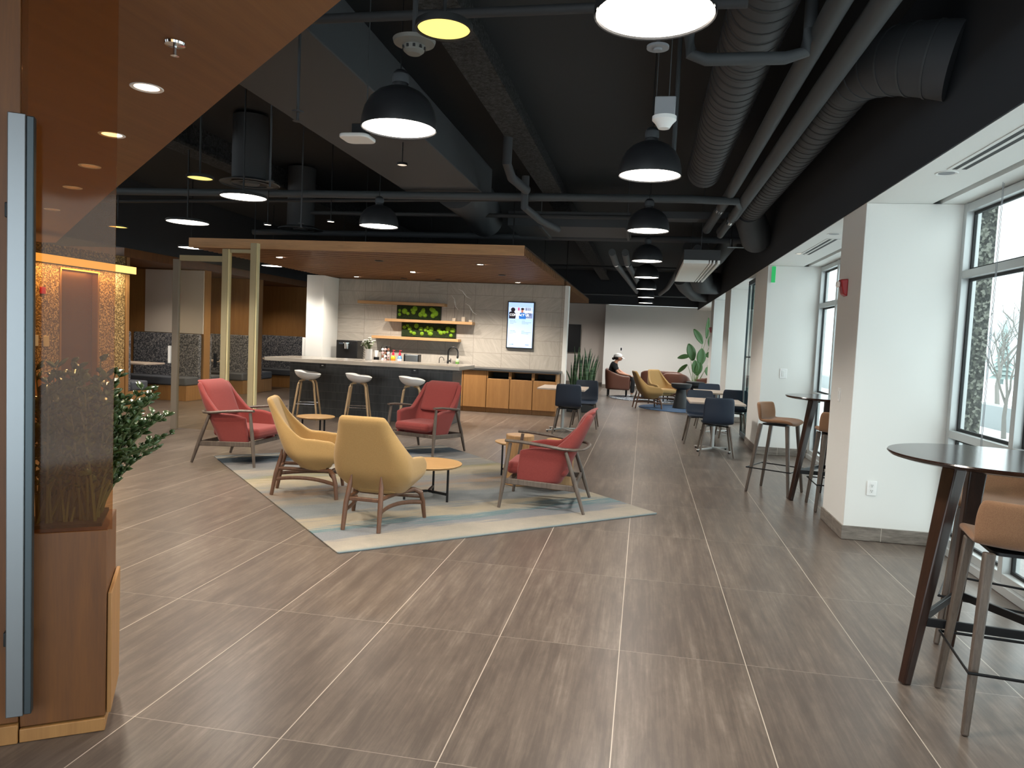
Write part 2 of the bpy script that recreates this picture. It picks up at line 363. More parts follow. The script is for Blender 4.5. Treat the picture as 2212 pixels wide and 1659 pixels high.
window(1, -2.2, 1.0, [-1.1, 0.]); window(2, 2.0, 6.42, [3.1, 4.2, 5.36]); window(3, 7.13, 11.22, [8.15, 9.2, 10.25]); window(4, 12.42, 15.85, [13.5, 14.7]); window(5, 16.9, 19.55, [18.2]); window(6, 20.3, 23.0, [21.6])
# far wall
struct('wall_far', MB().b2(-1.36, 2.6, 25.5, 25.7, 0, 2.83), M_white, smooth=0)
struct('wall_far_left', MB().b2(-11, -1.33, 26.5, 26.7, 0, 2.95).b2(-1.36, -1.30, 25.701, 26.499, 0, 2.95), M_warmwall, smooth=0)
struct('trim_3', MB().b2(-11, 1.688, 25.15, 25.45, 2.831, 3.949), M_black, smooth=0)
struct('baseboard_far', MB().b2(-1.37, 1.7, 25.485, 25.499, .001, .1).b2(-8, -1.37, 26.485, 26.499, .001, .1), M_base, smooth=0)
# kitchen wall
struct('wall_kitchen', MB().b2(-6.6, -1.66, 15.2, 15.4, 0, 2.655), M_stone, smooth=0)
struct('wall_kitchen_end', MB().b2(-1.659, -1.58, 15.18, 15.42, 0, 2.657).b2(-6.6, -1.659, 15.401, 15.42, 0, 2.655), M_white, smooth=0)
struct('wall_kitchen_left', MB().b2(-6.98, -6.6, 14.45, 15.42, 0, 2.655).b2(-7.06, -6.98, 14.47, 15.42, 0, 1.35), M_white, bevel=.004)
# left: booth wall shell and the black bulkhead over it
struct('wall_left', MB().b2(-11.2, -10.7, 11.3, 26.5, 0, 2.62).b2(-8.95, -8.80, -3, 9.2, 0, 2.6), M_panel, smooth=0)
struct('trim_4', MB().b2(-11.2, -8.79, 9.0, 26.5, 2.77, 3.949), M_black, smooth=0)
struct('trim_5', MB().b2(-10.7, -8.80, 11.3, 26.5, 2.62, 2.77), M_panel, smooth=0)
# veneer ceiling of the reflected lobby, built as a solid one, edge at 45 degrees
def veneer():
    e = [(-9.56, 10.66), (-5.18, 6.43), (-2.17, 3.575), (-1.17, 2.64), (.6, .97), (.6, -3), (-11.1, -3), (-11.1, 10.66)]
    return MB().prism(e, 2.75, 2.90)
struct('ceiling_lobby', veneer(), M_ceilwood, smooth=0)
for k, (x, y) in enumerate([(-2.63, 3.53), (-3.53, 4.4), (-4.44, 5.29), (-5.34, 6.15), (-6.68, 7.39)]):
    t = thing('recessed_downlight', ['small round downlight beside the sprinkler in the wood ceiling', 'second round downlight along the wood ceiling at left', 'third downlight along the wood ceiling, dim', 'fourth downlight along the wood ceiling at left', 'farthest downlight in the wood ceiling at left'][k], 'downlight', (x, y, 2.749), 0, 'downlights in the wood lobby ceiling')
    MB().lathe([(.062, 0), (.078, -.004), (.082, -.001), (.082, .004), (.062, .004)], n=28, cap=False).build('trim_ring', M_plast, t)
    MB().lathe([(.001, .004), (.062, .004), (.062, .001), (.001, .001)], n=28).build('lens', [M_dl, M_dl, M_lampdim, M_lampdim, M_lampdim][k], t)
t = thing('sprinkler', 'chrome sprinkler head on round plate in the wood ceiling', 'sprinkler', (-2.085, 2.978, 2.75))
MB().lathe([(.001, 0), (.045, -.002), (.042, -.012), (.012, -.016), (.001, -.016)], n=24).build('escutcheon', M_chrome, t)
MB().lathe([(.008, -.014), (.007, -.055), (.001, -.055)], n=10).lathe([(.001, -.056), (.018, -.058), (.001, -.061)], n=16).build('deflector', M_chrome, t)

# ------------------------------------------------------------------ left wall: reflected granite lift lobby, built solid, and booths
GX = -8.79
t = thing('granite_wall_panel', 'speckled granite wall cladding around the bronze lift door', 'wall cladding', (GX, 9.9, 0))
MB().b2(GX-.25, GX, 8.6, 9.88, .66, 2.62).b2(GX-.25, GX, 10.70, 11.32, .60, 2.62).b2(GX-.25, GX, 9.88, 10.70, 2.30, 2.62).build('granite_slab', M_granite, t, bevel=.004, world=True)
MB().b2(GX-.25, GX+.01, 8.6, 9.86, 0, .66).b2(GX-.25, GX+.01, 10.72, 11.32, 0, .60).build('wood_base', M_wcab, t, bevel=.004, world=True)
t = thing('lift_door', 'bronze lift door set in the granite wall', 'lift door', (GX-.06, 10.29, 0))
MB().b2(GX-.16, GX-.10, 9.90, 10.68, .01, 2.28).build('door_leaf', base('bronze_door', '6e4a30', .3, .6), t, bevel=.004, world=True)
MB().b2(GX-.1, GX+.015, 9.88, 9.91, 0, 2.3).b2(GX-.1, GX+.015, 10.67, 10.70, 0, 2.3).b2(GX-.1, GX+.015, 9.91, 10.67, 2.27, 2.3).build('door_frame', base('brass_frame', 'b98a50', .3, .8), t, bevel=.003, world=True)
t = thing('light_bar', 'long glowing yellow light bar over the granite wall', 'light bar', (GX+.1, 10.2, 2.39))  # glowing cove of the reflected lobby, built as a lit bar
MB().b2(GX+.12, GX+.125, 8.65, 11.43, 2.33, 2.45).build('diffuser', M_cove, t, smooth=0, world=True)
MB().b2(GX+.001, GX+.119, 8.65, 11.43, 2.32, 2.46).build('housing', M_bronze, t, bevel=.003, world=True)
for y, z, nm, lb, mt in ((9.42, 1.18, 'wall_plate', 'cream plate on the granite by the steel door pull', M_plast), (9.62, 1.17, 'notice_plate', 'cream notice plate left of the lift door', base('cream', 'd8c69a', .5)), (9.55, 1.92, 'fire_strobe', 'small red strobe high on the granite wall', M_red)):
    tag(MB().b2(GX+.001, GX+.02, y-.05, y+.05, z-.08 if mt is not M_red else z-.05, z+.08 if mt is not M_red else z+.05).build(nm, mt, bevel=.004), lb, 'wall plate' if mt is not M_red else 'alarm')
# fins between booths
fy = [11.34, 13.63, 15.72, 18.15]
for k, y in enumerate(fy):
    y0, y1 = (y, y+.08) if k == 0 else (y, y+.45 if k == 3 else y+.22)
    tag(MB().b2(-10.69, GX+.01, y0, y1, 0, 2.615).build('booth_partition', M_wcab, bevel=.004), ['tall wood booth partition beside the granite wall', 'tall wood booth partition behind the two pale door posts', 'tall wood booth partition left of the bar counter', 'wide wood booth partition beside the white kitchen pier'][k], 'partition', 'booth partitions')
def bench(y0, d, tall, lab, k):
    """bench along x; d=+1: seat front looks to +y"""
    t = thing('booth_bench', lab, 'bench', (-9.6, y0, 0), 0, 'upholstered booth benches'); w = .52
    ya, yb = sorted((y0, y0+d*w))
    MB().b2(-10.3, GX-.005, ya+.002, yb-.002, .001, .30).build('bench_base', M_wcab, t, bevel=.004, world=True)
    MB().b2(-10.3, GX-.01, *(sorted((y0+d*.10, y0+d*(w+.02)))), .302, .47).build('seat_cushion', M_seatgrey, t, bevel=.03, world=True, segs=3)
    MB().b2(-10.3, GX-.02, *(sorted((y0+d*.003, y0+d*.095))), .302, tall).build('back_cushion', M_grey_f, t, bevel=.025, world=True, segs=3)
bench(11.43, 1, 1.35, 'grey booth bench next to the granite wall', 0)
bench(13.61, -1, 1.32, 'grey booth bench under the pale wall panel with the alarm', 1)
bench(13.87, 1, 1.32, 'grey booth bench behind the left red armchair', 2)
bench(15.70, -1, 1.32, 'grey booth bench seen between the pale door posts', 3)
bench(15.96, 1, 1.0, 'grey booth bench end beside the left end of the bar', 4)
bench(18.13, -1, 1.32, 'speckled booth bench back seen left of the kitchen pier', 5)
for k, y in enumerate((12.5, 14.8, 17.05)):
    t = thing('booth_table', ['booth table beside the granite wall', 'booth table in the middle booth', 'booth table in the booth left of the bar'][k], 'table', (-9.6, y, 0), 0, 'booth tables')
    MB().rbox((0, 0, .74), (1.1, .62, .03), .04).build('table_top', M_tabletop, t, bevel=.005)
    MB().lathe([(.2, .001), (.2, .012), (.03, .03), (.03, .72)], n=20).build('pedestal', M_blackmetal, t)
for k in range(3):
    y0, y1 = [(11.43, 13.62), (13.86, 15.71), (15.95, 18.14)][k]
    tag(MB().b2(-10.69, -10.66, y0, y1, .0, 2.61).build('veneer_wall_lining', M_panel), ['wood back panel of the booth beside the granite wall', 'wood back panel of the middle booth', 'wood back panel of the booth left of the bar'][k], 'wall lining', 'booth wall linings')
    tag(MB().b2(-10.655, -10.58, y0+.02, y1-.02, .35, 1.32).build('booth_back_cushion', M_grey_f, bevel=.02), ['speckled cushion along the back of the booth by the granite wall', 'speckled cushion along the back of the middle booth', 'speckled cushion along the back of the booth left of the bar'][k], 'cushion', 'booth back cushions')
tag(MB().b2(-10.1, GX, 13.60, 13.625, 1.33, 2.6).build('pale_wall_panel', M_warmwall, smooth=0), 'pale beige wall panel above the grey booth bench', 'wall panel')
t = thing('fire_alarm', 'dark red fire alarm on the pale panel over the booths', 'alarm', (-9.35, 13.6, 2.05))
MB().box((0, -.03, 0), (.12, .05, .15)).build('alarm_body', M_red, t, bevel=.01); MB().box((-.02, -.065, .03), (.06, .02, .05)).build('strobe', M_lens, t, bevel=.006)
t = thing('door_post', 'slim grey door post with pull handle before the booths', 'door post', (-6.63, 9.6, 0))  # reflected door frame bars, built as standing posts
MB().b2(-.045, .045, -.03, .03, 0, 2.44).build('post', base('grey_post', '857b6e', .5, .2), t, bevel=.004)
MB().b2(-.09, -.05, -.05, -.01, .95, 1.2).build('lock_plate', M_plast, t, bevel=.006)
M_palepost = base('pale_post', 'a89a78', .45)
for k, (x, h) in enumerate(((-5.85, 2.60), (-5.42, 2.69))):
    t = thing('door_post', ['left of two pale yellow glass door posts behind red armchair', 'right of two pale yellow glass door posts behind red armchair'][k], 'door post', (x, 9.6, 0), 0, 'pale posts of the glass door')
    MB().b2(-.055, .03, -.04, .04, 0, h).build('post', M_palepost, t, bevel=.004)
    MB().b2(.031, .055, -.03, .03, 0, h).build('edge_strip', base('strip_%d' % k, 'd9cc9c', .4), t, bevel=.003)
t = thing('glass_door', 'clear glass door leaves between the pale posts', 'glass door', (-6.2, 9.6, 0))  # reflected lobby door, given solid leaves here
MB().b2(-6.58, -5.91, 9.595, 9.605, .02, 2.42).b2(-5.79, -5.48, 9.595, 9.605, .02, 2.55).build('pane', M_paleglass, t, smooth=0, world=True)
MB().b2(-6.58, -5.91, 9.58, 9.62, 2.42, 2.5).b2(-5.79, -5.48, 9.58, 9.62, 2.55, 2.6).build('header', M_palepost, t, bevel=.003, world=True)
MB().b2(-5.96, -5.92, 9.53, 9.57, 1.02, 1.04).b2(-5.97, -5.93, 9.5, 9.53, .93, 1.13).build('door_handle', M_blackmetal, t, bevel=.003, world=True)

# ------------------------------------------------------------------ near left: wood wall, steel pull, added reflection pane, reflected planter built solid
dv = Vector((.835, .55, 0)).normalized(); nv = Vector((dv.y, -dv.x, 0))
A0 = Vector((-2.136, 2.226, 0))
rzL = atan2(dv.y, dv.x)
t = thing('wood_entrance_wall', 'orange wood wall panel at the far left edge behind the steel pull', 'wall panel', A0, rzL)
MB().b2(-1.6, 0, 0, .12, .075, 2.74).build('panel', M_panel, t, bevel=.003)
MB().b2(-1.6, .0, -.012, .12, .001, .07).build('skirting', M_wcab, t, bevel=.003)
t = thing('door_pull', 'tall brushed steel door pull at the left edge', 'door handle', A0, rzL)
MB().b2(-.025, .028, -.075, -.060, .13, 2.205).build('pull_face', M_metal, t, bevel=.003)
MB().b2(.029, .052, -.075, -.035, .135, 2.20).build('pull_side', base('steel_side', '4e585d', .4, .8), t, bevel=.003)
MB().b2(-.035, -.01, -.059, -.001, .38, .43).b2(-.035, -.01, -.059, -.001, 1.86, 1.91).build('standoff', M_gasket, t, bevel=.003)
t = thing('glass_screen', 'bronze tinted glass screen rising from the wood planter', 'glass screen', A0, rzL)
MB().b2(.002, .29, .0, .012, .762, 2.745).build('pane', M_reflglass, t, smooth=0)  # pane added so its brown tint imitates reflected wood
t = thing('planter_box', 'tall wood planter box at the foot of the bronze glass', 'planter', A0, rzL)
MB().b2(.004, .275, .0, .34, .055, .76).build('box', M_panel, t, bevel=.003)
MB().b2(.004, .275, -.008, .35, .001, .05).build('plinth', M_wcab, t, bevel=.003)
MB().b2(.277, .292, .01, .34, .06, .52).build('side_board', M_wcab, t, bevel=.003)
# glossy shrub, a reflection built as a solid plant
def shrub(base_, spread, hh, nst, seed):
    rnd = random.Random(seed); lf = MB(); st = MB()
    for k in range(nst):
        a = rnd.uniform(0, 2*pi); tilt = rnd.uniform(.05, .95); h = hh*rnd.uniform(.55, 1.05)
        p0 = Vector((rnd.uniform(-.1, .1), rnd.uniform(-.1, .1), 0)); out = Vector((cos(a), sin(a), 0))*spread*tilt
        p1 = p0+out*.35+Vector((0, 0, h*.6)); p2 = p0+out+Vector((0, 0, h*(1-.35*tilt)))
        if p2.y < -.13 or p2.x < -.11: continue
        pts = bez(p0, p1, p2, 11); st.path(pts, [.006*(1-.06*i) for i in range(12)], 5)
        for i in range(3, 12):
            for sd in (-1, 1):
                d = (pts[min(i+1, 11)]-pts[i-1]).normalized(); side = d.cross(Vector((rnd.uniform(-.4, .4), rnd.uniform(-.4, .4), 1))).normalized()*sd
                dirl = (d*.55+side*.85+Vector((0, 0, rnd.uniform(-.1, .5)))).normalized(); w = dirl.cross(Vector((rnd.uniform(-.5, .5), rnd.uniform(-.5, .5), 1))).normalized()
                l = rnd.uniform(.032, .056); n = dirl.cross(w); ww = l*.27
                q = pts[i]+dirl*l
                if q.y < -.15 or q.x < -.12 or q.y > .5: continue
                vs = [pts[i], pts[i]+dirl*l*.35+w*ww-n*.006, pts[i]+dirl*l*.7+w*ww*.8-n*.006, pts[i]+dirl*l, pts[i]+dirl*l*.7-w*ww*.8-n*.006, pts[i]+dirl*l*.35-w*ww-n*.006, pts[i]+dirl*l*.5+n*.004]
                lf.add(vs, [(0, 1, 6), (1, 2, 6), (2, 3, 6), (3, 4, 6), (4, 5, 6), (5, 0, 6)])
    return lf, st
M_leafdark = base('glossy_leaf', '3d5230', .25); M_stem = base('stem', '4d5a34', .6); M_leafd2 = base('leaf_snake', '34502f', .4)
t = thing('leafy_shrub', 'bushy glossy dark green shrub in the wood planter', 'plant', A0+dv*.13-nv*.19+Vector((0, 0, .76)), rzL)
lf, st = shrub(None, .34, .60, 230, 3)
lf.build('foliage', M_leafdark, t, smooth=60, solid=.0012); st.build('stems', M_stem, t)
MB().b2(-.12, .12, -.13, .13, -.03, .012).build('soil', base('soil', '2a2018', 1), t)

# ------------------------------------------------------------------ ceiling services
def pendant(loc, mat=M_lamp, R=.225):
    t = thing('pendant_lamp', '', 'pendant lamp', loc)
    prof = [(R, 0), (R*1.005, .01), (R*.99, .06), (R*.93, .115), (R*.80, .17), (R*.6, .212), (R*.36, .238), (.05, .248), (.045, .25), (.045, .33), (.03, .345), (.004, .348)]
    sh_ = MB().lathe(prof, n=40, cap=False).lathe([(R-.006, .002), (R-.02, .08), (R*.7, .17), (.02, .22)], n=40, cap=False).build('dome_shade', M_blackdome, t, smooth=50)
    MB().lathe([(.001, .010), (R-.008, .010), (R-.008, .016), (.001, .016)], n=40).build('diffuser', mat, t)
    MB().path([(0, 0, .345), (0, 0, 3.949-loc[2])], .004, 6).build('cord', M_blackmetal, t); MB().lathe([(.049, .27), (.051, .28), (.051, .31), (.049, .32)], n=24).build('socket_ring', M_duct, sh_)
    return t
M_blackdome = base('black_dome', '222326', .45)
PL = ['nearest pendant lamp, cut by the top edge of the picture', 'second pendant lamp of the right-hand row, below the sensor box', 'third pendant lamp in the row over the walkway', 'fourth pendant lamp in the row over the walkway', 'fifth pendant lamp in the row over the walkway', 'sixth pendant lamp in the row over the walkway', 'seventh pendant lamp in the row over the walkway', 'farthest pendant lamp over the walkway, by the white far wall']
p0 = pendant((-.03, 2.86, 2.75)); p0['label'] = PL[0]; p0['group'] = 'pendant lamps over the walkway'
for k, y in enumerate((5.52, 8.18, 11.13, 13.83, 16.72, 19.7, 22.35)): dup(p0, (-.03, y, 2.75), 0, PL[k+1], 'pendant lamps over the walkway')
for (x, y), lb in (((-1.52, 4.31), 'large black pendant lamp above the mustard chairs'), ((-3.107, 8.23), 'black pendant lamp in front of the slatted wood ceiling')):
    dup(p0, (x, y, 2.75), 0, lb, 'pendant lamps over the lounge')
for k, (x, y) in enumerate(((-.86, 2.93), (-3.75, 5.72), (-6.89, 8.72), (-3.83, 6.54), (-5.53, 8.2), (-7.4, 13.77), (-7.3, 10.94))):
    t = thing('round_ceiling_light', ['large round yellow ceiling light at top centre', 'round yellow ceiling light at left, beside the wood ceiling', 'dim yellow ceiling light above the bronze glass edge', 'bright white ceiling light under the round air diffuser at left', 'bright white ceiling light high above the left red armchair', 'white ceiling light at the left edge of the slatted ceiling', 'small white ceiling light above the booths'][k], 'ceiling light', (x, y, 2.75), 0, 'yellow round ceiling lights' if k < 3 else 'white round ceiling lights')  # reflected lobby lights, built as hung lit discs
    r = (.105, .10, .11, .21, .24, .21, .20)[k]
    MB().lathe([(r, 0), (r+.010, .0), (r+.010, .022), (r, .022)], n=36, cap=False).build('housing', M_gasket, t); MB().lathe([(.001, .006), (r, .006), (r, .012), (.001, .012)], n=36).build('diffuser', M_yellamp if k < 3 else M_lamp, t)
    MB().lathe([(.008, .03), (.008, 3.949-2.75)], n=12).lathe([(.001, .020), (r, .020), (r, .03), (.001, .03)], n=24).build('stem', M_gasket, t)
def duct_thing(name, label, cat, loc=(0, 0, 0), group=None): return thing(name, label, cat, loc, 0, group)
def cyl_y(mb, x, z, r, y0, y1, n=28, ribs=True):
    return mb.path([(x, y0, z), (x, y1, z)], r, n)
# spiral ducts
t = duct_thing('spiral_duct', 'wide grey spiral duct running above the second pendant', 'duct', (.57, 5, 3.5))
mb = MB(); cyl_y(mb, .56, 3.52, .19, -1, 8.72); mb.build('duct', M_spiral, t, world=True)
mb = MB()
for i in range(62): mb.path([(.56, -.6+i*.15, 3.52), (.56, -.585+i*.15, 3.52)], .194, 28)
mb.build('seams', M_ductd, t, world=True)
t = duct_thing('spiral_duct', 'spiral duct on the right with a seamed elbow toward the windows', 'duct', (1.33, 7, 3.35))
mb = MB(); cyl_y(mb, 1.30, 3.40, .17, 5.5, 10.4); mb.build('duct', M_spiral, t, world=True)
mb = MB()
for i in range(32): mb.path([(1.30, 5.6+i*.15, 3.40), (1.30, 5.612+i*.15, 3.40)], .174, 28)
mb.build('seams', M_ductd, t, world=True)
el = bez((1.30, 5.5, 3.40), (1.30, 4.95, 3.38), (1.70, 4.80, 3.27), 14)
mb = MB().path(el, [.17+.004*i for i in range(15)], 28)
mb.build('elbow', M_duct, t, world=True)
rg = MB()
for i in (2, 4, 6, 8, 10, 12): rg.path([el[i], el[i]+(el[i+1]-el[i])*.22], .176+.004*i, 28)
rg.build('elbow_seam', M_pipe, t, world=True)
mb = MB().path([(1.28, 10.35, 3.38), (1.32, 10.6, 3.33), (1.42, 10.9, 3.22), (1.5, 11.2, 3.12), (1.5, 11.35, 3.1)], [.17, .2, .21, .21, .12], 24)
mb.build('flexible_end', M_duct, t, world=True)
# long pipes
def pipe(pts, r, label, grp=None, mat=None, collar=None, name='ceiling_pipe'):
    t = thing(name, label, 'pipe', pts[0], 0, grp)
    MB().path(pts, r, 14).build('pipe', mat or M_pipe, t, world=True)
    if collar:
        c = MB()
        for p, q in collar: c.path([p, q], r*1.12, 14)
        c.build('collar', M_chrome, t, world=True)
    return t
pipe([(.86, -1, 3.28), (.86, 8.9, 3.28), (.8, 11.2, 3.24)], .06, 'left of the two long grey pipes beside the spiral ducts', 'long pipes', None, [((.845, 9.55, 3.27), (.842, 9.68, 3.268))])
pipe([(1.04, -1, 3.22), (1.04, 9.8, 3.22), (1.0, 11.2, 3.22)], .065, 'right of the two long grey pipes beside the spiral ducts', 'long pipes', None, [((1.035, 9.9, 3.22), (1.03, 10.05, 3.22))])
pipe([(.15, 4.38, 3.945), (.15, 4.38, 3.3), (.17, 4.38, 3.18), (.25, 4.38, 3.15), (.68, 4.38, 3.15), (.78, 4.38, 3.18), (.80, 4.38, 3.3), (.80, 4.38, 3.7)], .035, 'U shaped grey pipe crossing under the spiral duct')
pipe([(-6.4, 3.9, 3.2), (-.3, 3.8, 3.2), (.4, 3.8, 3.2)], .025, 'thin cross pipe near the top edge of the picture', None, M_ductd)
pipe([(-8, 8.62, 3.2), (.4, 8.7, 3.2), (.95, 8.8, 3.2), (1.0, 9.0, 3.18), (.99, 9.9, 3.15), (.97, 10.9, 3.12)], .045, 'cross pipe turning beside the chrome collars', None, M_pipe, [((.992, 9.75, 3.153), (.99, 9.9, 3.149))])
pipe([(-8, 9.4, 3.2), (.5, 8.95, 3.25)], .022, 'thin cross pipe behind the fat one', None, M_ductd)
pipe([(-5, 10.35, 3.25), (0, 10.3, 3.25)], .03, 'cross pipe before the flat duct', None, M_ductd)
pipe([(-7, 12.3, 3.22), (1.71, 12.1, 3.22)], .05, 'long dark cross pipe behind the flat duct', None, M_duct)
pipe([(-1.45, 8.5, 3.4), (-1.45, 8.5, 3.05), (-1.35, 9.1, 3.0), (-1.2, 9.7, 2.98)], .045, 'bent grey pipe left of the rough beam end', None, M_duct)
pipe([(-1.52, 7.7, 3.945), (-1.52, 7.7, 3.35), (-1.5, 7.9, 3.25), (-1.4, 8.3, 3.2)], .05, 'grey pipe dropping with a small coloured tag', None, M_duct)
for k, (x0, x1, y1) in enumerate(((-.62, -.30, 22), (-.40, -.12, 22))):
    pipe([(x0, 12.6, 3.05), (x0, 14.4, 3.05), (x1, y1, 3.05)], .06, ['left thin pipe going back between flat duct and pendants', 'right thin pipe going back between flat duct and pendants'][k], 'far pipes', M_pipe, [((x0, 14.2, 3.05), (x0, 14.35, 3.05))])
pipe([(.75, 12.2, 3.1), (.62, 14.0, 3.05), (.5, 19.5, 3.0), (.35, 21, 2.95)], .06, 'pipe left of the white ceiling diffuser', None, M_pipe)
pipe([(-4, 19.0, 3.45), (1.68, 19.0, 3.45)], .03, 'far cross pipe over the lounge end', None, M_ductd)
pipe([(-2, 22.5, 2.98), (1.6, 22.4, 2.98)], .03, 'farthest cross pipe near the white wall', None, M_pipe)
# flat duct, strut, big square duct, beams
t = duct_thing('flat_duct', 'flat light grey duct crossing behind the third pendant', 'duct', (-.9, 11.5, 3.2))
MB().b2(-2.1, -.30, 10.9, 12.0, 3.2, 3.42).build('duct', M_duct, t, bevel=.005, world=True); MB().b2(-1.62, -1.58, 10.85, 12.05, 3.17, 3.199).build('strap', M_pipe, t, world=True); MB().b2(-.36, -.32, 10.85, 12.05, 3.17, 3.199).build('strap', M_pipe, t, world=True)
MB().path([(-1.6, 10.9, 3.18), (-1.6, 10.9, 3.949)], .006, 5).path([(-.34, 10.9, 3.18), (-.34, 10.9, 3.949)], .006, 5).build('hanger', M_pipe, t, world=True)
t = duct_thing('flat_duct', 'pale flat duct crossing behind the chrome collars', 'duct', (.7, 10.6, 3.2))
MB().b2(.1, 1.1, 10.75, 11.05, 3.32, 3.42).build('duct', M_duct, t, bevel=.004, world=True)
mb = MB()   # large square duct running diagonally over the lounge
q = [(-3.2, 4.6), (-1.9, 3.75), (-1.62, 4.4), (-1.75, 7.3), (-2.0, 9.2), (-3.25, 9.2), (-3.0, 7.6), (-3.0, 5.6)]
t = duct_thing('rectangular_duct', 'broad flat grey duct over the lounge chairs', 'duct', (-2.4, 6, 3.2))
MB().b2(-2.97, -2.02, 2.2, 9.3, 3.26, 3.66).build('duct', M_duct, t, bevel=.01, world=True)
MB().path([(-2.495, 9.3, 3.46), (-2.495, 10.5, 3.46), (-2.6, 11.6, 3.4)], [.3, .3, .28], 28).build('round_end', M_duct, t, world=True)
t = duct_thing('rough_beam', 'rough sprayed steel beam running back from the top centre', 'beam', (-1.4, 8, 3.7))
MB().b2(-1.55, -1.27, 2.5, 25, 3.62, 3.66).b2(-1.45, -1.37, 2.5, 25, 3.66, 3.949).build('beam', M_fire, t, world=True)
t = duct_thing('rough_beam', 'rough sprayed beam behind the left round diffusers', 'beam', (-5.5, 8, 3.7))
MB().b2(-5.75, -5.45, 2.5, 25, 3.62, 3.66).b2(-5.65, -5.55, 2.5, 25, 3.66, 3.949).build('beam', M_fire, t, world=True)
for (x, y), lb, zz in (((-4.55, 7.9), 'round air diffuser above the glowing pendant at left', 3.15), ((-5.15, 10.4), 'farther round air diffuser at left', 3.0)):
    t = duct_thing('air_diffuser', lb, 'air diffuser', (x, y, zz), 'round air diffusers')
    MB().lathe([(.32, 0), (.33, .01), (.22, .05), (.2, .05)], n=36, cap=False).lathe([(.2, .0), (.215, .01), (.12, .045)], n=36, cap=False).lathe([(.001, -.01), (.1, .0), (.11, .012), (.001, .04)], n=36).build('cone_rings', M_pipe, t, solid=.004)
    MB().lathe([(.2, .05), (.2, 3.91-zz)], n=30).build('duct_drop', M_ductd, t)
t = duct_thing('linear_diffuser', 'white hanging linear diffuser beside the far pendants', 'air diffuser', (.78, 12.8, 2.8))
MB().b2(.50, .86, 11.2, 14.45, 2.75, 2.80).b2(.875, .90, 11.2, 14.45, 2.75, 2.80).b2(.925, .95, 11.2, 14.45, 2.75, 2.80).b2(.985, 1.02, 11.2, 14.45, 2.75, 2.80).build('slotted_plate', M_soffit, t, bevel=.003, world=True); MB().b2(.5, 1.02, 11.2, 14.45, 2.802, 2.95).build('plenum_box', M_ductd, t, world=True)
MB().path([(.76, 11.5, 2.95), (.76, 11.5, 3.949)], .006, 5).path([(.76, 14.2, 2.95), (.76, 14.2, 3.949)], .006, 5).build('hanger', M_pipe, t, world=True)
t = duct_thing('flexible_duct', 'grey flexible duct curving down behind the linear diffuser', 'duct', (1.2, 14, 3.2))
MB().path([(1.25, 12.3, 3.35), (1.3, 12.9, 3.3), (1.2, 13.8, 3.15), (1.12, 14.8, 3.08)], .14, 20).build('duct', M_duct, t, world=True)
t = duct_thing('flexible_duct', 'large dark duct elbow near the far lounge ceiling', 'duct', (1.1, 17, 3.1))
MB().path([(.9, 15.2, 3.45), (1.05, 16.6, 3.25), (1.25, 17.8, 3.02), (1.6, 18.2, 3.05)], .26, 20).build('duct', M_ductd, t, world=True)
t = duct_thing('flexible_duct', 'farthest dark duct elbow before the white wall', 'duct', (1.1, 21, 3.05))
MB().path([(.8, 19.6, 3.3), (1.0, 20.6, 3.15), (1.3, 21.4, 3.0), (1.65, 21.6, 3.0)], .2, 20).build('duct', M_ductd, t, world=True)
t = duct_thing('strut_hanger', 'small trapeze hanger with bright threaded ends', 'hanger', (1.35, 11.6, 3.1))
MB().b2(1.15, 1.5, 11.58, 11.62, 3.04, 3.05).build('channel', M_metal, t, world=True); MB().path([(1.2, 11.6, 3.051), (1.2, 11.6, 3.17)], .02, 8).path([(1.45, 11.6, 3.051), (1.45, 11.6, 3.17)], .02, 8).build('threaded_rod', M_chrome, t, world=True)
MB().path([(1.2, 11.6, 3.1), (1.2, 11.6, 3.949)], .006, 6).path([(1.45, 11.6, 3.1), (1.45, 11.6, 3.949)], .006, 6).build('rod', M_blackmetal, t, world=True)
t = thing('sensor_box', 'grey sensor box with white puck hung over the walkway', 'sensor', (.04, 4.33, 2.77))
MB().box((0, 0, .10), (.115, .10, .10)).build('box', M_greyplast, t, bevel=.006); MB().lathe([(.001, -.02), (.032, -.016), (.05, .012), (.068, .03), (.068, .05)], n=28).build('puck', M_plast, t)
MB().path([(.02, 0, .15), (.02, 0, 1.179)], .003, 5).path([(-.05, 0, .15), (-.05, 0, 1.179)], .002, 5).build('wire', M_pipe, t)
t = thing('wireless_access_point', 'white rounded square access point hanging left of the large pendant', 'access point', (-1.9, 4.60, 2.765))
MB().rbox((0, 0, .012), (.20, .20, .024), .05).build('case', M_plast, t, bevel=.008, segs=3); MB().box((.02, 0, .06), (.09, .09, .07)).build('junction_box', M_blackmetal, t, bevel=.004)
MB().path([(.05, .02, .09), (.05, .02, 1.184)], .004, 5).build('wire', M_pipe, t)
t = thing('smoke_detector', 'round grey smoke detector behind the yellow ceiling light', 'smoke detector', (-1.079, 3.22, 2.77))
MB().lathe([(.001, 0), (.03, .0), (.045, .012), (.05, .035), (.09, .045), (.095, .06), (.001, .06)], n=32).build('body', base('det_grey', '6d6c66', .6), t)
mb = MB()
for i in range(10):
    a = 2*pi*i/10; mb.box((.0475*cos(a), .0475*sin(a), .024), (.010, .010, .012), None)
mb.build('vent_slots', M_gasket, t); MB().path([(0, 0, .06), (0, 0, 1.179)], .012, 8).build('stem', M_ductd, t)
t = thing('ceiling_speaker_disc', 'small grey disc detector just under the nearest pendant', 'detector', (-.016, 3.817, 3.0))
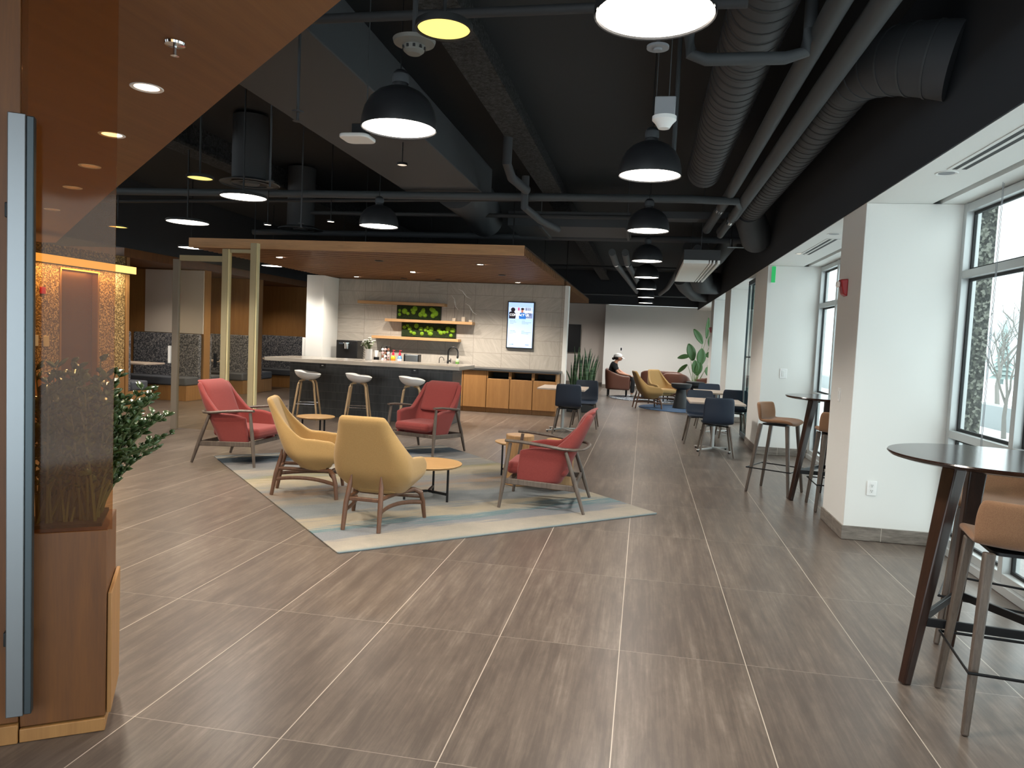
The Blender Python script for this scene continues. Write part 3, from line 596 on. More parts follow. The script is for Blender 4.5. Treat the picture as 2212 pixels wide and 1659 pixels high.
MB().lathe([(.001, -.012), (.02, -.01), (.022, 0), (.055, .0), (.055, .012), (.001, .012)], n=28).build('disc', M_greyplast, t); MB().path([(0, 0, .012), (0, 0, .949)], .01, 8).build('stem', M_ductd, t)
t = thing('sprinkler_pipe_drop', 'thin pipe drop behind the second pendant', 'pipe', (.14, 5.9, 2.9))
MB().path([(0, 0, 0), (0, 0, 1.04)], .018, 8).build('pipe', M_pipe, t)
for k, (x, y) in enumerate(((-3.297, 6.055), (-4.171, 8.43), (-2.084, 4.132))):
    t = thing('sprinkler', ['far left grey sprinkler by the yellow light', 'dark sprinkler left of the second round diffuser', 'dark sprinkler near the large duct'][k], 'sprinkler', (x, y, 2.80), 0, 'dark hanging sprinklers')
    MB().path([(0, 0, -.05), (0, 0, .455 if k == 2 else 1.149)], .009, 8).lathe([(.001, -.055), (.03, -.05), (.001, -.045)], n=14).lathe([(.001, 0), (.035, .0), (.035, .008), (.001, .008)], n=16).build('head', M_duct, t)
for k, (x, y, z) in enumerate([(-2.25, 6.5, 3.05), (-4.0, 8.9, 2.9), (-4.7, 8.6, 2.8)]):
    t = thing('small_downlight', ['small dim downlight on the large grey duct', 'small bright downlight left of the black pendant', 'small downlight above the far diffuser'][k], 'downlight', (x, y, z), 0, 'small cylinder downlights')  # reflected points of light, built as small hung fittings
    MB().lathe([(.001, 0.003), (.042, .003), (.042, .006), (.001, .006)], n=24).build('lens', [M_lampdim, M_dl, M_dl][k], t); MB().lathe([(.043, 0), (.05, 0), (.05, .02), (.005, .022), (.005, (3.255 if k == 0 else 3.949)-z)], n=24, cap=False).build('housing', M_blackmetal, t)

# right soffit fittings
for k, (y0, y1) in enumerate(((3.3, 5.25), (8.45, 9.85), (13.2, 14.7))):
    t = thing('slot_diffuser', ['black two-slot air diffuser in the soffit at top right', 'two-slot air diffuser in the soffit of the second bay', 'two-slot air diffuser in the soffit of the third bay'][k], 'air diffuser', (1.93, (y0+y1)/2, 2.749), 0, 'slot diffusers in the window soffit')
    h = (y1-y0)/2
    MB().b2(-.07, -.045, -h, h, -.003, 0).b2(-.012, .012, -h, h, -.003, 0).b2(.045, .07, -h, h, -.003, 0).b2(-.07, .07, -h-.01, -h, -.003, 0).b2(-.07, .07, h, h+.01, -.003, 0).build('frame', M_soffit, t, smooth=0)
    MB().b2(-.045, .045, -h, h, -.0015, -.0005).build('slot', M_gasket, t, smooth=0)
for k, (x, y) in enumerate(((1.90, 5.365), (1.86, 9.777), (1.85, 8.1), (1.87, 14.3))):
    t = thing('recessed_downlight', ['downlight ring in the window soffit nearest the camera', 'lit downlight at the slot end in the second bay', 'downlight ring beside the first pier top in the second bay', 'downlight in the third bay soffit'][k], 'downlight', (x, y, 2.749), 0, 'downlights in the window soffit')
    MB().lathe([(.05, 0), (.065, -.004), (.07, 0)], n=28, cap=False).build('trim_ring', M_soffit, t); MB().lathe([(.001, -.001), (.05, -.001), (.05, -.0005)], n=24).build('lens', M_greyplast if k in (0, 2) else M_lampdim, t)
# blind cord
t = thing('blind_cord', 'thin beaded blind cord hanging before the near window', 'blind cord', (2.36, 5.62, 0))
MB().path([(-.01, 0, .80), (-.01, 0, 2.86)], .0022, 5).path([(.01, .03, .82), (.01, .03, 2.86)], .0022, 5).path([(-.01, 0, .80), (0, .015, .79), (.01, .03, .82)], .0022, 5).build('cord', M_greyplast, t)
MB().path([(-.02, 0, .93), (-.02, 0, .80), (0, .01, .76)], .004, 6).build('cord_clip', M_alu, t)
# plates and alarms on the piers
def plate(name, lab, cat, loc, rz, w=.075, h=.12, kind='outlet'):
    t = thing(name, lab, cat, loc, rz)
    MB().box((0, -.004, 0), (w, .007, h)).build('cover_plate', M_plast, t, bevel=.003)
    if kind == 'outlet':
        MB().lathe([(.001, 0), (.017, 0), (.017, .003)], n=20, T=Matrix.Translation((0, -.008, .022)) @ Matrix.Rotation(pi/2, 4, 'X')).lathe([(.001, 0), (.017, 0), (.017, .003)], n=20, T=Matrix.Translation((0, -.008, -.022)) @ Matrix.Rotation(pi/2, 4, 'X')).build('receptacle', M_soffit, t)
        mb = MB()
        for z in (.022, -.022): mb.box((-.006, -.0115, z+.003), (.0025, .001, .009)).box((.006, -.0115, z+.003), (.0025, .001, .009)).lathe([(.001, 0), (.003, 0), (.003, .001)], n=8, T=Matrix.Translation((0, -.0112, z-.008)) @ Matrix.Rotation(pi/2, 4, 'X'))
        mb.build('slots', M_dark, t)
    else:
        MB().box((0, -.009, 0), (w*.42, .006, h*.58)).build('rocker', M_soffit if kind == 'switch' else M_dark, t, bevel=.002)
    return t
plate('power_outlet', 'white double power outlet low on the near pier', 'outlet', (1.898, 6.42, .44), 0)
plate('light_switch', 'white light switch on the near pier face', 'switch', (1.70, 6.83, 1.17), -pi/2, .075, .12, 'switch')
plate('control_panel', 'square white control panel on the second pier', 'wall control', (2.005, 11.22, 1.2), 0, .1, .14, 'switch')
plate('thermostat', 'white thermostat on the far wall above the seated person', 'thermostat', (-.77, 25.5, 1.33), 0, .12, .16, 'dark')
plate('power_outlet', 'white outlet low behind the far right navy chair', 'outlet', (1.95, 15.85, .3), 0, .16, .12)
def alarm(loc, rz, lab):
    t = thing('fire_alarm', lab, 'alarm', loc, rz)
    MB().add([(-.055, 0, -.075), (.055, 0, -.075), (.055, 0, .075), (-.055, 0, .075), (-.05, -.035, -.055), (.05, -.035, -.055), (.05, -.06, .07), (-.05, -.06, .07)], [(0, 1, 2, 3), (4, 7, 6, 5), (0, 4, 5, 1), (1, 5, 6, 2), (2, 6, 7, 3), (3, 7, 4, 0)]).build('alarm_body', M_red, t, bevel=.008)
    MB().box((0, -.07, .03), (.06, .03, .05)).build('strobe', M_lens, t, bevel=.012)
alarm((1.70, 6.86, 2.10), -pi/2, 'red fire alarm with clear strobe on the near pier')
alarm((1.70, 19.9, 1.98), -pi/2, 'small red fire alarm on the far pier by the palm')
t = thing('exit_sign', 'green exit sign edge-on at the top of the second pier', 'sign', (1.775, 11.2, 2.62))
MB().box((0, -.012, -.0), (.055, .012, .23)).build('sign_panel', emis('exit_green', '1f9a52', .5), t, bevel=.003); MB().box((0, -.003, 0), (.07, .006, .25)).build('back_plate', M_plast, t, bevel=.002)
t = thing('camera_detector', 'dark ceiling device with red light above the second pier', 'detector', (1.58, 11.15, 2.96))
MB().box((0, 0, .06), (.14, .10, .07)).path([(0, 0, .09), (0, 0, .98)], .01, 6).build('housing', M_blackmetal, t, bevel=.006); MB().lathe([(.001, -.02), (.018, -.01), (.018, .01), (.001, .02)], n=14).build('red_light', emis('red_led', 'ff2030', 2), t)
# folded glass partition next to second pier
t = thing('folding_glass_partition', 'stack of folded glass partition leaves with steel pull by the second pier', 'glass partition', (1.7, 13, 0))
mb = MB(); mg = MB()
for i in range(4):
    x = 1.725+i*.06
    mb.b2(x, x+.03, 12.47, 12.51, .02, 2.7).b2(x, x+.03, 13.35, 13.39, .02, 2.7).b2(x, x+.03, 12.51, 13.35, .02, .1).b2(x, x+.03, 12.51, 13.35, 2.62, 2.7); mg.b2(x+.012, x+.018, 12.51, 13.35, .1, 2.62)
mb.build('leaf_frame', base('slate_frame', '5f6b72', .4, .3), t, bevel=.003, world=True); mg.build('pane', M_glass, t, smooth=0, world=True)
MB().path([(1.70, 12.6, .55), (1.66, 12.6, .60), (1.64, 12.6, 1.35), (1.66, 12.6, 1.4), (1.72, 12.6, 1.4)], .012, 8).build('pull_handle', M_metal, t, world=True)

# ------------------------------------------------------------------ slatted wood canopy
SX0, SX1, SY0, SY1, SZ = -6.72, -1.68, 10.0, 21.85, 2.66
t = thing('slatted_canopy', 'large dropped ceiling of cedar slats over the kitchen bar', 'slatted ceiling', ((SX0+SX1)/2, 12.5, SZ))
MB().b2(SX0, SX1, SY0, SY0+.03, SZ, 2.80).build('fascia_board', M_slat, t, bevel=.002, world=True)
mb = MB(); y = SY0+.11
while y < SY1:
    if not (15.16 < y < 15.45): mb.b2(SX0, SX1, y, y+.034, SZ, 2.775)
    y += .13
so = mb.build('slats', [M_slat, wood('slat_edge', '5a3820', '7a5130', 'X', .8)], t, smooth=0, world=True)  # darker side faces paint in the shade between slats
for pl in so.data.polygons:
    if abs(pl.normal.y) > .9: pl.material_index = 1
MB().b2(SX0, SX1, SY0+.031, SY1, 2.776, 2.80).build('backing', base('slat_backing', '3a2415', .9), t, smooth=0, world=True)
mb = MB()
for x in (-6, -4.2, -1.95):
    for y in (10.6, 14, 18): MB().path([(x, y, 2.8), (x, y, 3.949)], .008, 5).build('hanger_rod', M_blackmetal, t, world=True)
for k, (x, y, on) in enumerate([(-5.86, 11.12, 1), (-2.59, 11.33, 1), (-2.58, 14.74, 1), (-4.26, 13.12, 1), (-4.2, 11.2, 0), (-5.96, 14.6, 1), (-4.19, 14.6, 0), (-2.59, 13.13, 0), (-4.93, 14.6, 0)]):
    t = thing('canopy_downlight', ['downlight in the canopy nearest its left front', 'lit downlight in the canopy above the bar end', 'lit downlight in the canopy near the screen', 'lit downlight in the canopy above the moss panels', 'dark downlight at the canopy front centre', 'downlight in the canopy near the white pier', 'dark downlight at the back of the canopy centre', 'dark downlight in the canopy left of the screen', 'dark downlight at the back of the canopy above the shelves'][k], 'downlight', (x, y, SZ-.004), 0, 'downlights in the slatted canopy')
    MB().lathe([(.05, 0), (.068, -.004), (.072, .003), (.05, .004)], n=24, cap=False).build('trim_ring', M_blackmetal if not on else M_bronze, t); MB().lathe([(.001, 0), (.05, 0), (.05, .05), (.001, .05)], n=20).build('lens', M_dl if on else M_gasket, t)

# ------------------------------------------------------------------ kitchen
BX0, BX1, BY0, BY1 = -6.17, -3.19, 12.2, 12.86
tag(MB().b2(BX0, BX1, BY0, BY1, .001, .955).build('bar_island', M_bar, bevel=.004), 'dark slate tiled bar island with stick tile front', 'bar island')
tag(MB().b2(-6.45, -2.975, 11.8, 12.92, .957, 1.022).build('bar_countertop', M_quartz, bevel=.004), 'long pale grey quartz countertop on the bar island', 'countertop')
for k, x in enumerate((-5.55, -3.86)):
    t = thing('bar_outlet', ['black outlet box on the bar front above the left stool', 'black outlet box on the bar front above the right stool'][k], 'outlet', (x, BY0, .89), 0, 'outlets on the bar front')
    MB().box((0, -.008, 0), (.115, .014, .085)).build('cover', M_dark, t, bevel=.004); MB().box((0, -.017, .012), (.035, .004, .014)).build('socket', M_plast, t)
# base cabinets along the wall: units X from -6.5 to -1.7
CY0, CY1 = 14.62, 15.19
units = [(-6.55, -5.75, 'door'), (-5.745, -4.95, 'door'), (-4.945, -4.10, 'door'), (-4.095, -3.525, 'single'), (-3.52, -2.95, 'single'), (-2.945, -2.41, 'niche'), (-2.405, -1.97+.12, 'niche')]
units = [(-6.55, -5.75, 'plain'), (-5.745, -4.95, 'plain'), (-4.945, -4.04, 'plain'), (-4.035, -3.60, 'plain'), (-3.595, -3.11, 'plain'), (-3.105, -2.63, 'niche'), (-2.625, -2.16, 'niche'), (-2.155, -1.68, 'niche')]
UL = {3: 'wood base cabinet just right of the bar end', 4: 'wood base cabinet left of the three open niches', 5: 'wood base cabinet with the leftmost open niche', 6: 'wood base cabinet with the middle open niche', 7: 'wood base cabinet with the niche at the wall end'}
for k, (x0, x1, kd) in enumerate(units):
    t = thing('base_cabinet', UL.get(k, ['wood base cabinet under the coffee machine', 'wood base cabinet under the flower vase', 'wood base cabinet under the toaster'][k % 3]), 'cabinet', ((x0+x1)/2, (CY0+CY1)/2, 0), 0, 'base cabinets along the kitchen wall')
    zt = .70 if kd == 'niche' else .852
    b = MB().b2(x0, x1, CY0+.02, CY1, .10, zt-.0).b2(x0, x1, CY0+.06, CY1, .001, .099)
    if kd == 'niche': b.b2(x0, x0+.025, CY0, CY1, .701, .852).b2(x1-.025, x1, CY0, CY1, .701, .852).b2(x0+.026, x1-.026, CY1-.03, CY1, .701, .852).b2(x0+.026, x1-.026, CY0, CY1-.03, .838, .852)
    b.build('body', M_wcab, t, bevel=.002, world=True)
    if kd == 'niche': MB().b2(x0+.026, x1-.026, CY0+.03, CY1-.031, .7015, .71).b2(x0+.026, x1-.026, CY1-.045, CY1-.031, .711, .837).build('niche_lining', M_gasket, t, world=True)
    MB().b2(x0+.004, x1-.004, CY0, CY0+.019, .105, zt-.006).build('door', M_wcab, t, bevel=.003, world=True)
tag(MB().b2(-6.58, -1.64, 14.58, 15.195, .854, .90).build('wall_countertop', M_slate, bevel=.004), 'dark slate countertop along the tiled kitchen wall', 'countertop')
KY = 15.2
for k, (x0, x1, z) in enumerate(((-6.06, -4.15, 2.16), (-5.44, -3.535, 1.80), (-5.72, -3.82, 1.43))):
    tag(MB().b2(x0, x1, KY-.25, KY-.001, z-.03, z+.03).build('wall_shelf', M_oak, bevel=.004), ['top floating oak shelf on the tiled wall', 'middle floating oak shelf holding the bird figures', 'lowest floating oak shelf under the moss panels'][k], 'shelf', 'floating oak shelves')
M_moss = base('dark_moss', '1c3010', 1); v = coords(M_moss); n_ = noise(M_moss, v, 60, 5, .7); L(M_moss, ramp(M_moss, n_, [(.35, '0e1a08'), (.7, '33481a')]), P_(M_moss).inputs['Base Color']); bump(M_moss, n_, 1, .03)
M_pole = base('bright_moss', '7fae22', 1); v = coords(M_pole); n_ = noise(M_pole, v, 90, 4, .6); L(M_pole, ramp(M_pole, n_, [(.35, '567f14'), (.7, '94bd2e')]), P_(M_pole).inputs['Base Color']); bump(M_pole, n_, .6, .01)
rn = random.Random(4)
for k, (x0, x1, z0, z1) in enumerate(((-5.25, -4.27, 1.832, 2.128), (-5.13, -3.93, 1.462, 1.768))):
    t = thing('moss_panel', ['upper moss panel between two oak shelves', 'lower and wider moss panel between two oak shelves'][k], 'moss panel', ((x0+x1)/2, KY-.03, (z0+z1)/2))
    MB().b2(x0, x1, KY-.04, KY-.002, z0, z1).build('frame', M_gasket, t, world=True); MB().b2(x0+.012, x1-.012, KY-.055, KY-.041, z0+.012, z1-.012).build('moss_bed', M_moss, t, world=True)
    cl = [(.05, .3), (.05, .65), (.17, .6), (.25, .4), (.34, .75), (.41, .85), (.38, .55), (.55, .35), (.6, .6), (.65, .3), (.61, .75), (.84, .75), (.9, .5), (.84, .3), (.8, .85)] if k == 0 else [(.04, .7), (.1, .85), (.14, .6), (.27, .85), (.17, .3), (.23, .2), (.36, .6), (.48, .75), (.45, .55), (.5, .4), (.55, .6), (.54, .22), (.38, .2), (.70, .55), (.74, .35), (.8, .4), (.87, .7), (.86, .45), (.93, .15), (.96, .6)]
    for a, b in cl:
        r = rn.uniform(.032, .062); cx, cz = x0+.02+a*(x1-x0-.04), z0+.03+b*(z1-z0-.06); r = min(r, cz-z0-.01, z1-cz-.01, cx-x0-.005, x1-cx-.005)
        MB().lathe([(.001, r*.55), (r*.5, r*.48), (r*.85, r*.28), (r, 0)], n=14, T=Matrix.Translation((cx, KY-.055, cz)) @ Matrix.Rotation(pi/2, 4, 'X') @ Matrix.Diagonal((rn.uniform(.85, 1.1), rn.uniform(.85, 1.1), 1, 1))).build('moss_ball', M_pole, t, world=True)
for k, (x, hb, zt, a) in enumerate(((-3.955, .065, 2.22, 62), (-3.755, .10, 2.41, 34), (-3.60, .04, 2.10, 42))):
    t = thing('bird_figure', ['left bird figure on a thin rod, wings steep', 'tallest bird figure on the middle shelf', 'right bird figure at the end of the middle shelf'][k], 'figurine', (x, KY-.12, 1.831), 0, 'white bird figures on rods')
    MB().box((0, 0, hb/2), (.07 if k != 1 else .075, .07, hb)).build('wood_block', base('bleach%d' % k, 'c9bba8', .6), t, bevel=.003); MB().path([(0, 0, hb), (0, 0, zt-1.831)], .0025, 6).build('rod', M_blackmetal, t)
    ca, sa = cos(radians(a)), sin(radians(a)); pts = [Vector((-u*.17*ca+(.0), w, u*.17*sa+zt-1.831)) for u, w in ((1, 0), (.45, .01), (.05, 0), (-.45, -.01), (-1, 0))]
    pts[1] += Vector((.02*sa, 0, .02*ca)); pts[3] -= Vector((.02*sa, 0, .02*ca))
    MB().path(pts, [.003, .010, .016, .010, .003], 8, flat=.7).build('bird', M_soffit, t)
# screen
t = thing('wall_display', 'portrait wall display reading CONTACT US on the tiled wall', 'screen', (-2.555, KY, 1.81))
MB().b2(-.285, .285, -.06, -.001, -.49, .49).build('bezel', M_dark, t, bevel=.004)
MB().b2(-.262, .262, -.063, -.061, -.465, .465).build('screen', M_screenblue, t, smooth=0); scr = bpy.context.scene.collection.objects[-1]
def em2(n, c, s=.75): return base(n, c, .5, emit=c, es=s)
Y0 = -.0645
MB().b2(-.245, .245, Y0-.0004, Y0+.0005, .13, .37).build('picture_background', em2('sc_bg', 'c3cfe8'), scr, smooth=0)
MB().b2(-.245, .245, Y0-.0010, Y0-.0006, .295, .30).b2(-.12, .245, Y0-.0010, Y0-.0006, .26, .285).build('shelf_lines', em2('sc_lt', 'eef4ff'), scr, smooth=0)
mb = MB()
for x in (.10, .12, .155, .185): mb.b2(x, x+.012, Y0-.0012, Y0-.0008, .305, .36)
for x in (.15, .17, .2): mb.b2(x, x+.014, Y0-.0012, Y0-.0008, .20, .255)
mb.build('book_spines', em2('sc_bk', '3a4470', .5), scr, smooth=0)
MB().b2(-.06, -.03, Y0-.0012, Y0-.0008, .30, .36).build('pink_patch', em2('sc_pk', 'd8407a', .6), scr, smooth=0)
def disc2(mb, cx, cz, rx, rz, y, n=20): mb.prism([(cx+rx*cos(2*pi*i/n), cz+rz*sin(2*pi*i/n)) for i in range(n)], -.0003, .0003, Matrix.Translation((0, y, 0)) @ Matrix.Rotation(pi/2, 4, 'X')); return mb
MB().b2(.10, .245, Y0-.0012, Y0-.0008, .145, .245).build('desk_shadow', em2('sc_ds', '8d9cc4', .5), scr, smooth=0)  # bluish shelf patch of the displayed picture
mb = MB(); disc2(mb, -.165, .315, .045, .045, Y0-.0015); mb.prism([(-.245, .13), (-.11, .13), (-.1, .22), (-.14, .275), (-.2, .28), (-.245, .26)], -.0003, .0003, Matrix.Translation((0, Y0-.0017, 0)) @ Matrix.Rotation(pi/2, 4, 'X')); mb.build('left_figure', em2('sc_dk', '231c28', .3), scr, smooth=0)
mb = MB(); mb.prism([(-.03, .13), (.11, .13), (.115, .22), (.07, .262), (.0, .262), (-.04, .22)], -.0003, .0003, Matrix.Translation((0, Y0-.0017, 0)) @ Matrix.Rotation(pi/2, 4, 'X')); mb.build('blue_shirt_figure', em2('sc_bl', '2a72c8', .6), scr, smooth=0)
mb = MB(); disc2(mb, .03, .295, .026, .038, Y0-.0020); mb.build('face', em2('sc_fc', 'c98a78', .6), scr, smooth=0); mb = MB(); disc2(mb, .035, .335, .034, .022, Y0-.0022); mb.build('hair', em2('sc_hr', '2a1a1c', .3), scr, smooth=0)
tx = bpy.data.curves.new('contact_text', 'FONT'); tx.body = 'CONTACT US'; tx.size = .064; tx.space_character = 1.0; tx.offset = .0010; tx.extrude = .0003
to = bpy.data.objects.new('contact_text', tx); COL.objects.link(to); to.parent = scr; to.location = (-.232, Y0-.003, .188); to.rotation_euler = (pi/2, 0, 0); tx.materials.append(em2('sc_tx', 'ffffff', 1.0))
bpy.context.view_layer.update(); tm = bpy.data.meshes.new_from_object(to.evaluated_get(bpy.context.evaluated_depsgraph_get())); tn = bpy.data.objects.new('lettering', tm); COL.objects.link(tn); tn.parent = scr; tn.location = to.location; tn.rotation_euler = to.rotation_euler; bpy.data.objects.remove(to)
mb = MB(); rn = random.Random(2)
for cx in (-.22, .03):
    for z0, n in ((.085, 3), (-.12, 3)):
        for i in range(n):
            x = cx; wl = [.11, .13, .07][i] if cx < 0 else [.05, .18, .14][i]
            while x < cx+wl:
                w = rn.uniform(.008, .025); mb.b2(x, x+w, Y0-.0008, Y0+.0004, z0-i*.027-.004, z0-i*.027+.004); x += w+.005
mb.b2(-.22, -.17, Y0-.0008, Y0+.0004, -.412, -.402).b2(-.165, -.13, Y0-.0008, Y0+.0004, -.412, -.392).b2(.12, .195, Y0-.0008, Y0+.0004, -.41, -.396)
mb.build('small_print', em2('sc_sm', '6d84a8', .5), scr, smooth=0)
# counter appliances (wall countertop top at .90)
CZ = .901
t = thing('coffee_machine', 'boxy black coffee machine with chrome spout on the wall counter', 'coffee machine', (-6.2, 14.92, CZ))
MB().b2(-.235, .235, -.14, .2, 0, .43).build('body', M_dark, t, bevel=.01); MB().lathe([(.03, .24), (.045, .25), (.05, .36), (.075, .365), (.075, .38), (.001, .38)], c=(.01, -.17, 0), n=20).build('spout', M_chrome, t); MB().box((-.13, -.142, .36), (.09, .003, .035)).build('display_panel', base('dim_text', '3c4450', .4), t); MB().b2(-.08, .1, -.26, -.141, 0, .03).build('drip_tray', M_metal, t, bevel=.004)
t = thing('wire_mug_rack', 'small black wire rack beside the coffee machine', 'rack', (-5.83, 14.95, CZ))
mb = MB().lathe([(.001, 0), (.08, 0), (.08, .01), (.001, .01)], n=20).path([(0, 0, .01), (0, 0, .3)], .005, 6)
for i in range(4):
    a = i*pi/2+.4
    for z in (.12, .22): mb.path([(0, 0, z), (.06*cos(a), .06*sin(a), z+.03), (.085*cos(a), .085*sin(a), z+.07), (.06*cos(a), .06*sin(a), z-.02), (.02*cos(a), .02*sin(a), z-.04)], .004, 5)
mb.build('wire_frame', M_blackmetal, t)
t = thing('paper_cup_stack', 'dark holder of white cups behind the flower vase', 'cup holder', (-5.62, 15.02, CZ))
MB().lathe([(.001, 0), (.06, 0), (.06, .10), (.001, .10)], n=20).build('holder', M_dark, t); MB().lathe([(.035, .10), (.045, .24), (.001, .24)], n=20).build('cups', M_plast, t)
t = thing('coffee_pod_carousel', 'black carousel filled with round coffee pods', 'pod carousel', (-5.38, 14.95, CZ))
MB().lathe([(.001, 0), (.1, 0), (.1, .012), (.001, .012)], n=24).path([(0, 0, .01), (0, 0, .335)], .02, 8).path([(-.1, -.02, .0), (-.1, -.02, .33), (-.08, -.02, .345), (.08, -.02, .345), (.1, -.02, .33), (.1, -.02, 0)], .005, 6).build('wire_frame', M_blackmetal, t)
for i in range(3):
    for j in range(4):
        x = -.062+i*.062; z = .055+j*.072
        MB().lathe([(.001, 0), (.026, 0), (.030, .006), (.022, .03), (.001, .03)], n=14, T=Matrix.Translation((x, -.035-(.01 if i == 1 else 0), z)) @ Matrix.Rotation(pi/2, 4, 'X')).build('coffee_pod', [M_plast, base('pod_pink%d%d' % (i, j), 'c9a8a8', .4), base('pod_brown%d%d' % (i, j), '8a6050', .4)][(i+2*j) % 3], t)
for k, (x, c, pc, lb) in enumerate(((-5.205, 'f2c21c', 'd4233c', 'yellow soap bottle with red pump'), (-5.06, '5a8fc4', 'd4233c', 'blue patterned bottle with red pump'))):
    t = thing('pump_bottle', lb+' on the wall counter', 'bottle', (x, 14.9, CZ), 0, 'red pump bottles')
    MB().lathe([(.001, 0), (.045, 0), (.05, .02), (.05, .10), (.042, .13), (.02, .155), (.018, .165), (.001, .165)], n=20).build('bottle_body', base('bt%d' % k, c, .25), t)
    MB().lathe([(.051, .04), (.051, .09)], n=20, cap=False).build('bottle_label', base('bl%d' % k, ['e8842a', 'dfe8f2'][k], .4), t)
    MB().lathe([(.001, .165), (.03, .165), (.022, .21), (.01, .22), (.008, .25), (.001, .25)], n=16).path([(0, 0, .25), (-.01, -.01, .262), (.045, -.02, .262)], .007, 6).build('pump', base('pu%d' % k, pc, .3), t)
t = thing('toaster', 'brushed steel toaster with black ends on the wall counter', 'toaster', (-4.79, 14.93, CZ))
MB().rbox((0, 0, .10), (.30, .17, .18), .03).build('body', M_metal, t, bevel=.008); MB().b2(-.165, -.151, -.09, .09, .0, .20).b2(.151, .165, -.09, .09, .0, .20).build('end_cap', M_dark, t, bevel=.006); MB().b2(-.12, .12, -.045, -.02, .19, .193).b2(-.12, .12, .02, .045, .19, .193).build('slot', M_gasket, t)
t = thing('kitchen_faucet', 'tall black gooseneck faucet at the sink', 'faucet', (-4.03, 14.98, CZ))
MB().path([(0, 0, 0), (0, 0, .28)]+[(.105-.105*cos(a), -.02*sin(a), .28+.11*sin(a)) for a in [i*pi/10 for i in range(1, 11)]]+[(.21, -.02, .2)], .016, 12).lathe([(.03, 0), (.03, .012), (.022, .02), (.022, .10), (.016, .11)], n=20).path([(.21, -.02, .22), (.21, -.02, .17)], .022, 12).build('spout', M_dark, t); MB().path([(.015, -.01, .10), (.06, -.01, .10)], .016, 10).path([(.06, -.01, .06), (.06, -.01, .15)], .008, 8).build('lever', M_dark, t)
t = thing('water_tap', 'small black filtered water tap left of the faucet', 'faucet', (-4.16, 14.98, CZ))
MB().path([(-.06, 0, 0), (-.06, 0, .12)]+[(-.01-.05*cos(a), 0, .12+.05*sin(a)) for a in [i*pi/8 for i in range(1, 9)]]+[(.04, 0, .10)], .007, 8).build('spout', M_dark, t); MB().lathe([(.001, 0), (.022, 0), (.018, .03), (.001, .03)], c=(-.06, 0, 0), n=14).build('base', M_dark, t)
t = thing('soap_bottle', 'clear green soap bottle with black pump by the faucet', 'bottle', (-3.80, 14.88, CZ))
MB().lathe([(.001, 0), (.036, 0), (.038, .02), (.038, .13), (.02, .155), (.001, .155)], n=18).build('bottle_body', base('soap', 'b9c9a0', .2), t); MB().lathe([(.001, .155), (.016, .155), (.014, .18), (.005, .185), (.005, .21)], n=12).path([(0, 0, .21), (-.03, -.005, .21)], .006, 6).build('pump', M_dark, t); MB().lathe([(.0385, .03), (.0385, .09)], n=18, cap=False).build('bottle_label', base('soaplab', '5d8a3c', .5), t)
t = thing('flower_vase', 'white cylinder vase of white flowers on the bar', 'vase', (-4.87, 12.62, 1.023))
MB().lathe([(.001, 0), (.055, 0), (.06, .01), (.062, .20), (.056, .20), (.05, .02), (.001, .02)], n=28).build('vase', M_bowl, t)
rn = random.Random(9); fm = MB(); lm = MB(); fd = MB()
for k in range(26):
    a = rn.uniform(0, 2*pi); r = rn.uniform(.02, .15); z = .24+rn.uniform(0, .14)*(1-r*2.5)+.03; c = Vector((r*cos(a), r*sin(a), z)); (fd if k % 7 == 0 else fm)
    tgt = fd if k % 7 == 0 else fm
    lm.path([(r*.2*cos(a), r*.2*sin(a), .15), tuple(c)], .003, 4)
    for p in range(6):
        b = 2*pi*p/6; tgt.lathe([(.001, .008), (.014, .004), (.016, -.002), (.001, -.006)], c=(c.x+.018*cos(b), c.y+.018*sin(b), c.z+rn.uniform(-.005, .005)), n=7)
    for p in range(4):
        b = rn.uniform(0, 2*pi); e = c+Vector((.06*cos(b), .06*sin(b), -.035)); m_ = (c+e)/2+Vector((.012*sin(b), -.012*cos(b), .01)); m2 = (c+e)/2-Vector((.012*sin(b), -.012*cos(b), -.01)); lm.add([c-Vector((0, 0, .02)), m_, e, m2], [(0, 1, 2, 3)])
fm.build('blossoms', base('white_petals', 'f2f0ea', .7), t); fd.build('dark_blossoms', base('dark_petals', '1b1a1c', .7), t); lm.build('leaves', base('bouquet_green', '55673a', .7), t)

